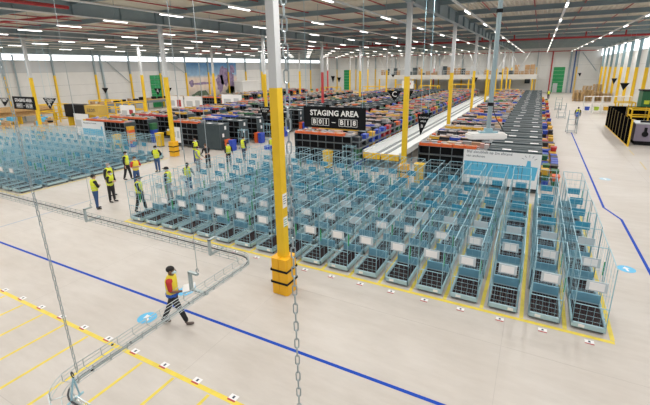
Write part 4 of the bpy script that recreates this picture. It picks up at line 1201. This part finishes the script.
# ================================================================== PEOPLE
def skin_obj(name, verts, edges, radii, M, parent, sub=1, root=0):
    me = bpy.data.meshes.new(name)
    me.from_pydata([tuple(v) for v in verts], edges, [])
    me.materials.append(M)
    o = bpy.data.objects.new(name, me); COL.objects.link(o); o.parent = parent
    sk = o.modifiers.new('skin', 'SKIN'); sk.use_smooth_shade = True
    for i, r in enumerate(radii):
        sv = me.skin_vertices[0].data[i]
        sv.radius = r if isinstance(r, tuple) else (r, r)
        sv.use_root = (i == root)
    ss = o.modifiers.new('sub', 'SUBSURF'); ss.levels = sub; ss.render_levels = sub
    return o
class Chain:
    def __init__(s): s.v, s.e, s.r = [], [], []
    def add(s, p, r, to=None):
        s.v.append(Vector(p)); s.r.append(r)
        if to is not None: s.e.append((to, len(s.v) - 1))
        return len(s.v) - 1
SKINS = {'brown': mat('skin_brown', (0.20, 0.10, 0.06), 0.55), 'light': mat('skin_light', (0.55, 0.33, 0.24), 0.55), 'tan': mat('skin_tan', (0.40, 0.22, 0.14), 0.55)}
CL = {'black': mat('cloth_black', (0.018, 0.018, 0.022), 0.85), 'jeans': mat('cloth_jeans', (0.035, 0.085, 0.22), 0.85), 'navy': mat('cloth_navy', (0.02, 0.03, 0.08), 0.85), 'red': mat('cloth_red', (0.50, 0.035, 0.03), 0.8),
      'grey': mat('cloth_grey', (0.25, 0.26, 0.28), 0.85), 'vest': mat('vest_yellow', (0.72, 0.80, 0.04), 0.7), 'vestw': mat('vest_warm_yellow', (0.85, 0.68, 0.05), 0.7), 'vestblue': mat('vest_blue', (0.02, 0.10, 0.50), 0.7), 'band': mat('vest_reflective', (0.62, 0.64, 0.62), 0.35),
      'hair': mat('hair_dark', (0.012, 0.010, 0.009), 0.7), 'hairg': mat('hair_grey', (0.32, 0.29, 0.27), 0.8), 'hairb': mat('hair_brown', (0.10, 0.05, 0.025), 0.7), 'shoe': mat('shoe_dark', (0.02, 0.02, 0.02), 0.6), 'shoeb': mat('shoe_tan', (0.13, 0.10, 0.085), 0.6), 'mask': mat('mask_blue', (0.55, 0.70, 0.78), 0.7), 'eye': mat('eye_dark', (0.01, 0.01, 0.01), 0.3)}
def person(x, y, facing, label, h=1.80, legs=((0, 0), (0, 0)), arms='hang', shirt='black', pants='black', vest='vest', skin='light', hair='hair', cap=False, mask=True, shoe='shoe', lean=0.0, headturn=0.0, twotone=False, long_hair=False, fingers=True):
    """facing: direction of the face in radians from +X; local frame: +Y forward"""
    P = empty('person', (x, y, 0), facing - math.pi / 2); tag(P, label, 'person', 'warehouse workers in safety vests')
    k = h / 1.80
    hipw, thigh, shin = 0.095, 0.45, 0.43
    L = []
    for (a, b) in legs:
        kn = Vector((0, math.sin(a) * thigh, -math.cos(a) * thigh)); an_ = kn + Vector((0, math.sin(a - b) * shin, -math.cos(a - b) * shin)); L.append((kn, an_, a - b))
    ph = max(-l[1].z for l in L) + 0.085
    pel = Vector((0, 0, ph))
    K = lambda v: Vector(v) * k
    up = Vector((0, math.sin(lean), math.cos(lean)))
    spine = [pel + Vector((0, 0, 0.02)), pel + up * 0.16, pel + up * 0.32, pel + up * 0.46]
    nk = pel + up * 0.535 + Vector((0, 0.01, 0)); hd0 = nk + Vector((0, 0.02, 0.06)); hd1 = nk + Vector((0, 0.028, 0.15)); hd2 = nk + Vector((0, 0.015, 0.245))
    sh_ = {s_: pel + up * 0.475 + Vector((s_ * 0.195, 0, 0)) for s_ in (-1, 1)}
    A = {}
    for s_ in (-1, 1):
        st_ = arms if isinstance(arms, str) else arms[0 if s_ < 0 else 1]
        if st_ == 'hang': u_, f_ = Vector((s_ * 0.16, -0.04, -1)), Vector((s_ * 0.06, 0.18, -1))
        elif st_ == 'fold': u_, f_ = Vector((s_ * 0.28, 0.22, -1)), Vector((-s_ * 0.95, 0.55, 0.12))
        elif st_ == 'hold': u_, f_ = Vector((s_ * 0.12, 0.10, -1)), Vector((-s_ * 0.25, 1.0, -0.10))
        elif st_ == 'back': u_, f_ = Vector((s_ * 0.14, -0.42, -1)), Vector((s_ * 0.05, -0.10, -1))
        elif st_ == 'fwd': u_, f_ = Vector((s_ * 0.12, 0.40, -1)), Vector((0, 0.75, -0.7))
        elif st_ == 'hip': u_, f_ = Vector((s_ * 0.75, -0.2, -0.8)), Vector((-s_ * 0.8, 0.4, -0.6))
        elif st_ == 'behind': u_, f_ = Vector((s_ * 0.2, -0.3, -1)), Vector((-s_ * 0.75, -0.45, -0.45))
        el = sh_[s_] + u_.normalized() * 0.29; wr = el + f_.normalized() * 0.25; A[s_] = (el, wr, f_.normalized())
    # --- body, one continuous surface
    c = Chain()
    p0 = c.add(K(spine[0]), (0.15 * k, 0.10 * k)); p1 = c.add(K(spine[1]), (0.125 * k, 0.09 * k), p0); p2 = c.add(K(spine[2]), (0.145 * k, 0.10 * k), p1); p3 = c.add(K(spine[3]), (0.12 * k, 0.085 * k), p2)
    n0 = c.add(K(nk), 0.055 * k, p3); n1 = c.add(K(hd0), (0.068 * k, 0.080 * k), n0); n2 = c.add(K(hd1), (0.084 * k, 0.102 * k), n1); n3 = c.add(K(hd2), (0.055 * k, 0.066 * k), n2)
    for s_ in (-1, 1):
        a0 = c.add(K(sh_[s_]), 0.06 * k, p3); a1 = c.add(K(A[s_][0]), 0.042 * k, a0); a2 = c.add(K(A[s_][1]), 0.029 * k, a1)
        d = A[s_][2]; pm2 = A[s_][1] + d * 0.075
        a3 = c.add(K(pm2), (0.036 * k, 0.018 * k), a2)
    for i, s_ in enumerate((-1, 1)):
        kn, an_, ang = L[i]; hp = pel + Vector((s_ * hipw, 0, -0.02))
        l0 = c.add(K(hp), 0.085 * k, p0); l1 = c.add(K(pel + Vector((s_ * hipw, 0, 0)) + kn), 0.055 * k, l0); l2 = c.add(K(pel + Vector((s_ * hipw, 0, 0)) + an_), 0.036 * k, l1)
    body = skin_obj('body', c.v, c.e, c.r, SKINS[skin], P)
    # fingers
    if fingers:
        for s_ in (-1, 1):
            d = A[s_][2]; b0 = A[s_][1] + d * 0.085
            side = d.cross(Vector((s_, 0, 0.2))).normalized() if abs(d.x) < 0.9 else Vector((0, 0, 1))
            nrm = d.cross(side).normalized()
            fc = Chain(); r0 = fc.add(K(A[s_][1] + d * 0.07), 0.014 * k)
            for q, ln in enumerate((0.072, 0.082, 0.077, 0.060)):
                o_ = side * (0.027 - 0.018 * q)
                f0 = fc.add(K(b0 + o_), 0.0095 * k, r0); f1 = fc.add(K(b0 + o_ + d * ln * 0.55 + nrm * 0.006), 0.0088 * k, f0); fc.add(K(b0 + o_ + d * ln * 0.92 + nrm * 0.026), 0.0075 * k, f1)
            t0 = fc.add(K(A[s_][1] + d * 0.045 + side * 0.034), 0.011 * k, r0); fc.add(K(A[s_][1] + d * 0.09 + side * 0.058 + nrm * 0.012), 0.009 * k, t0)
            skin_obj('fingers', fc.v, fc.e, fc.r, SKINS[skin], body)
    # --- trousers
    c = Chain(); p0 = c.add(K(spine[0] + Vector((0, 0, 0.07))), (0.158 * k, 0.115 * k)); p1 = c.add(K(spine[0] + Vector((0, 0, -0.03))), (0.165 * k, 0.12 * k), p0)
    for i, s_ in enumerate((-1, 1)):
        kn, an_, ang = L[i]; o_ = pel + Vector((s_ * hipw, 0, 0))
        l0 = c.add(K(o_ + kn * 0.25), 0.098 * k, p1); l1 = c.add(K(o_ + kn), 0.072 * k, l0); l2 = c.add(K(o_ + kn + (an_ - kn) * 0.5), 0.068 * k, l1); c.add(K(o_ + kn + (an_ - kn) * 0.97), 0.058 * k, l2)
    skin_obj('trousers', c.v, c.e, c.r, CL[pants], P)
    # --- shirt with sleeves
    c = Chain(); p0 = c.add(K(spine[0] + Vector((0, 0, 0.05))), (0.162 * k, 0.118 * k)); p1 = c.add(K(spine[1]), (0.142 * k, 0.108 * k), p0); p2 = c.add(K(spine[2]), (0.162 * k, 0.118 * k), p1); p3 = c.add(K(spine[3]), (0.135 * k, 0.10 * k), p2); c.add(K(nk - Vector((0, 0, 0.03))), 0.066 * k, p3)
    for s_ in (-1, 1):
        a0 = c.add(K(sh_[s_]), 0.074 * k, p3); a1 = c.add(K(A[s_][0]), 0.055 * k, a0)
        if shirt != 'red': c.add(K(A[s_][0] + (A[s_][1] - A[s_][0]) * 0.9), 0.041 * k, a1)
    skin_obj('shirt', c.v, c.e, c.r, CL[shirt], P)
    # --- vest
    if vest:
        c = Chain(); p0 = c.add(K(spine[0] + Vector((0, 0, -0.09))), (0.215 * k, 0.175 * k)); p1 = c.add(K(spine[1]), (0.190 * k, 0.150 * k), p0); p2 = c.add(K(spine[2]), (0.205 * k, 0.160 * k), p1); p3 = c.add(K(spine[3] + up * 0.02), (0.185 * k, 0.150 * k), p2)
        for s_ in (-1, 1): c.add(K(spine[3] + up * 0.045 + Vector((s_ * 0.135, 0, 0))), 0.095 * k, p3)
        v_ = skin_obj('safety_vest', c.v, c.e, c.r, CL[vest], P)
        for q in ((0.11, 0.24) if not twotone else (0.2,)):
            b_ = Chain(); b0 = b_.add(K(pel + up * (q - 0.025)), (0.235 * k, 0.19 * k)); b_.add(K(pel + up * (q + 0.025)), (0.235 * k, 0.19 * k), b0)
            skin_obj('reflective_band', b_.v, b_.e, b_.r, CL['band'], v_)
        if twotone:
            b_ = Chain(); b0 = b_.add(K(pel + up * -0.10), (0.25 * k, 0.205 * k)); b_.add(K(pel + up * 0.17), (0.235 * k, 0.19 * k), b0)
            skin_obj('blue_hem', b_.v, b_.e, b_.r, CL['vestblue'], v_)
    # --- shoes
    for i, s_ in enumerate((-1, 1)):
        kn, an_, ang = L[i]; a_ = pel + Vector((s_ * hipw, 0, 0)) + an_
        tilt = max(-0.6, min(0.5, ang * 0.6))
        hv = Vector((0, -0.05, -0.045)); tv = Vector((0, 0.17, -0.05 + 0.17 * math.tan(tilt) if tilt < 0 else -0.05 + 0.10 * tilt))
        c = Chain(); q0 = c.add(K(a_ + hv), (0.042 * k, 0.038 * k)); q1 = c.add(K(a_ + Vector((s_ * 0.01, 0.07, -0.04))), (0.046 * k, 0.042 * k), q0); c.add(K(a_ + tv + Vector((s_ * 0.02, 0, 0))), (0.040 * k, 0.028 * k), q1)
        c.add(K(a_ + Vector((0, -0.01, 0.05))), 0.047 * k, q0)
        skin_obj('shoe', c.v, c.e, c.r, CL[shoe], P)
    # --- head details
    H0 = empty('head_details', K(nk + Vector((0, 0.025, 0.16))), headturn); H0.parent = P
    hm_ = MB().ball((0, -0.018 * k, 0.035 * k), 0.088 * k, 0.103 * k, 0.092 * k, 12, 8)
    hm_.v = [(a, b, max(c_, -0.055 * k if b < -0.02 * k else (0.038 * k if b > 0.03 * k else -0.01 * k))) for a, b, c_ in hm_.v]
    hobj = obj('hair', hm_.mesh('hair', CL[hair], True), P, H0.location, headturn)
    if long_hair:
        obj('ponytail', (MB().ball((0, -0.11 * k, -0.09 * k), 0.05 * k, 0.04 * k, 0.13 * k, 8, 6), CL[hair]), hobj)
    obj('nose', (MB().tube((0, 0.088 * k, 0.02 * k), (0, 0.112 * k, -0.025 * k), 0.008 * k, 6, cap=True, r2=0.016 * k), SKINS[skin]), P, H0.location, headturn)
    for s_ in (-1, 1):
        obj('eye', (MB().ball((s_ * 0.033 * k, 0.086 * k, 0.016 * k), 0.012 * k, 0.008 * k, 0.007 * k, 8, 5), CL['eye']), P, H0.location, headturn)
        obj('ear', (MB().ball((s_ * 0.084 * k, -0.004 * k, 0.0), 0.010 * k, 0.02 * k, 0.032 * k, 8, 5), SKINS[skin]), P, H0.location, headturn)
    if mask:
        mk = MB().ball((0, 0.045 * k, -0.045 * k), 0.070 * k, 0.078 * k, 0.052 * k, 12, 8)
        mk.v = [(a, max(b, 0.01 * k), c_) for a, b, c_ in mk.v]
        obj('face_mask', mk.mesh('face_mask', CL['mask'], True), P, H0.location, headturn)
    else:
        obj('mouth', (MB().ball((0, 0.09 * k, -0.055 * k), 0.026 * k, 0.008 * k, 0.007 * k, 8, 5), mat('lips', (0.35, 0.12, 0.10), 0.6)), P, H0.location, headturn)
    if cap:
        cp_ = MB().ball((0, -0.005 * k, 0.06 * k), 0.096 * k, 0.112 * k, 0.085 * k, 12, 8)
        cp_.v = [(a, b, max(c_, 0.045 * k)) for a, b, c_ in cp_.v]
        cp_.prism([(0.08 * k * math.cos(t * math.pi / 8), 0.06 * k + 0.13 * k * math.sin(t * math.pi / 8)) for t in range(9)], 'z', 0.044 * k, 0.054 * k)
        obj('cap', cp_.mesh('cap', CL['black'], False), P, H0.location, headturn)
    bpy.data.objects.remove(H0)
    P.scale = (1.10, 1.10, 1.0)
    return P, {s_: P.matrix_basis @ K(A[s_][1] + A[s_][2] * 0.13) for s_ in (-1, 1)}
D = math.radians
wk, hands = person(-7.95, 6.22, D(36), 'man walking in yellow vest over a red shirt, carrying papers', 1.78, legs=((-0.32, 0.10), (0.36, 0.06)), arms=('back', 'hold'), shirt='red', pants='black', vest='vestw', skin='brown', hair='hair', shoe='shoeb', twotone=True)
hp = (hands[-1] + hands[1]) / 2
hp = hands[1]
pk = empty('paper_bundle', hp + Vector((0.03, 0.03, 0.05)), D(36)); tag(pk, 'bundle of white and light blue sheets held by the walking man', 'papers')
for i, (M, dz, rr) in enumerate(((M_PAPER, 0.0, 0.0), (M_STICK, 0.022, 0.12), (M_PAPER, 0.044, -0.08))):
    obj('sheet', (MB().box(-0.15, 0.17, -0.11, 0.11, dz, dz + 0.02), M), pk, (0.0, 0, 0), rot=(0.5, -0.25, rr))
NB = ((0.04, 0.02), (-0.05, 0.02))
person(-18.75, 11.02, D(80), 'worker in yellow vest and blue jeans standing with back turned', 1.80, legs=NB, arms='fold', shirt='black', pants='jeans', cap=False, mask=False, hair='hair')
person(-20.15, 12.75, D(10), 'grey-haired worker in yellow vest standing behind another worker', 1.86, legs=NB, arms='hang', shirt='black', pants='black', hair='hairg', skin='light')
person(-19.1, 12.05, D(20), 'worker in yellow vest with folded arms and black trousers', 1.72, legs=((0.1, 0.05), (-0.05, 0)), arms='fold', shirt='black', pants='black', hair='hair', lean=0.12)
person(-22.3, 15.35, D(30), 'worker in black clothes and yellow vest walking beside left carts', 1.84, legs=((0.18, 0.05), (-0.16, 0.10)), arms='hang', shirt='black', pants='black', hair='hair')
person(-20.5, 14.65, D(0), 'worker with red shirt, yellow vest and blue jeans', 1.82, legs=NB, arms='fold', shirt='red', pants='jeans', hair='hairb', vest='vestw')
person(-22.15, 17.5, D(-60), 'worker in black cap, yellow vest and jeans beside the column bumper', 1.82, legs=NB, arms='behind', shirt='black', pants='jeans', cap=True)
person(-16.42, 11.75, D(30), 'worker with cap and yellow vest stepping beside the leftmost cart', 1.82, legs=((0.22, 0.08), (-0.20, 0.08)), arms=('hang', 'fwd'), shirt='black', pants='black', cap=True)
person(-16.55, 13.6, D(200), 'worker in black cap and yellow vest behind the leftmost carts', 1.82, legs=NB, arms=('hang', 'fwd'), shirt='navy', pants='grey', cap=True, headturn=D(20))
person(-16.50, 14.9, D(120), 'long-haired worker in yellow vest behind the leftmost carts', 1.78, legs=NB, arms='fwd', shirt='grey', pants='jeans', hair='hair', long_hair=True)
person(-21.7, 20.55, D(0), 'worker in dark clothes and yellow vest standing before the slate racks', 1.86, legs=NB, arms='fold', shirt='black', pants='jeans', hair='hairb')
person(-19.6, 18.7, D(20), 'worker in plain bright vest half hidden by the carts', 1.76, legs=NB, arms='fwd', shirt='grey', pants='grey', hair='hair')
person(-19.8, 19.8, D(160), 'dark-clothed worker bending near the back of the carts', 1.74, legs=((0.05, 0), (-.05, 0)), arms='fwd', shirt='black', pants='black', vest=None, hair='hairb', lean=0.3)
person(-19.0, 21.0, D(-40), 'worker in yellow vest leaning forward by the orange totes', 1.74, legs=NB, arms='fwd', shirt='black', pants='black', lean=0.35)
person(-18.9, 22.6, D(75), 'worker with back turned, navy clothes and yellow vest', 1.88, legs=NB, arms='hang', shirt='navy', pants='navy', hair='hair')
person(-17.0, 23.6, D(-95), 'worker in yellow vest holding a blue tote beside main pillar', 1.88, legs=NB, arms='hold', shirt='navy', pants='navy', hair='hair')
tag(obj('plastic_tote', TM['blue'], None, (-17.02, 23.14, 0.90), 0.1), 'blue tote held by the worker beside the main pillar', 'tote')
person(4.40, 55.0, D(80), 'worker in lime vest walking far down the right aisle', 1.88, legs=((0.2, 0.05), (-0.2, 0.1)), arms='hang', shirt='black', pants='grey', hair='hair')
person(4.25, 53.2, D(80), 'worker in teal and orange clothes bending by the ladder cart', 1.70, legs=NB, arms='fwd', shirt='grey', pants='grey', vest='vestblue', hair='hairb', lean=0.2)
person(1.9, 92.5, D(-80), 'distant worker in yellow vest at the end of the right racks', 1.85, legs=NB, arms='hang', shirt='black', pants='black', hair='hair')
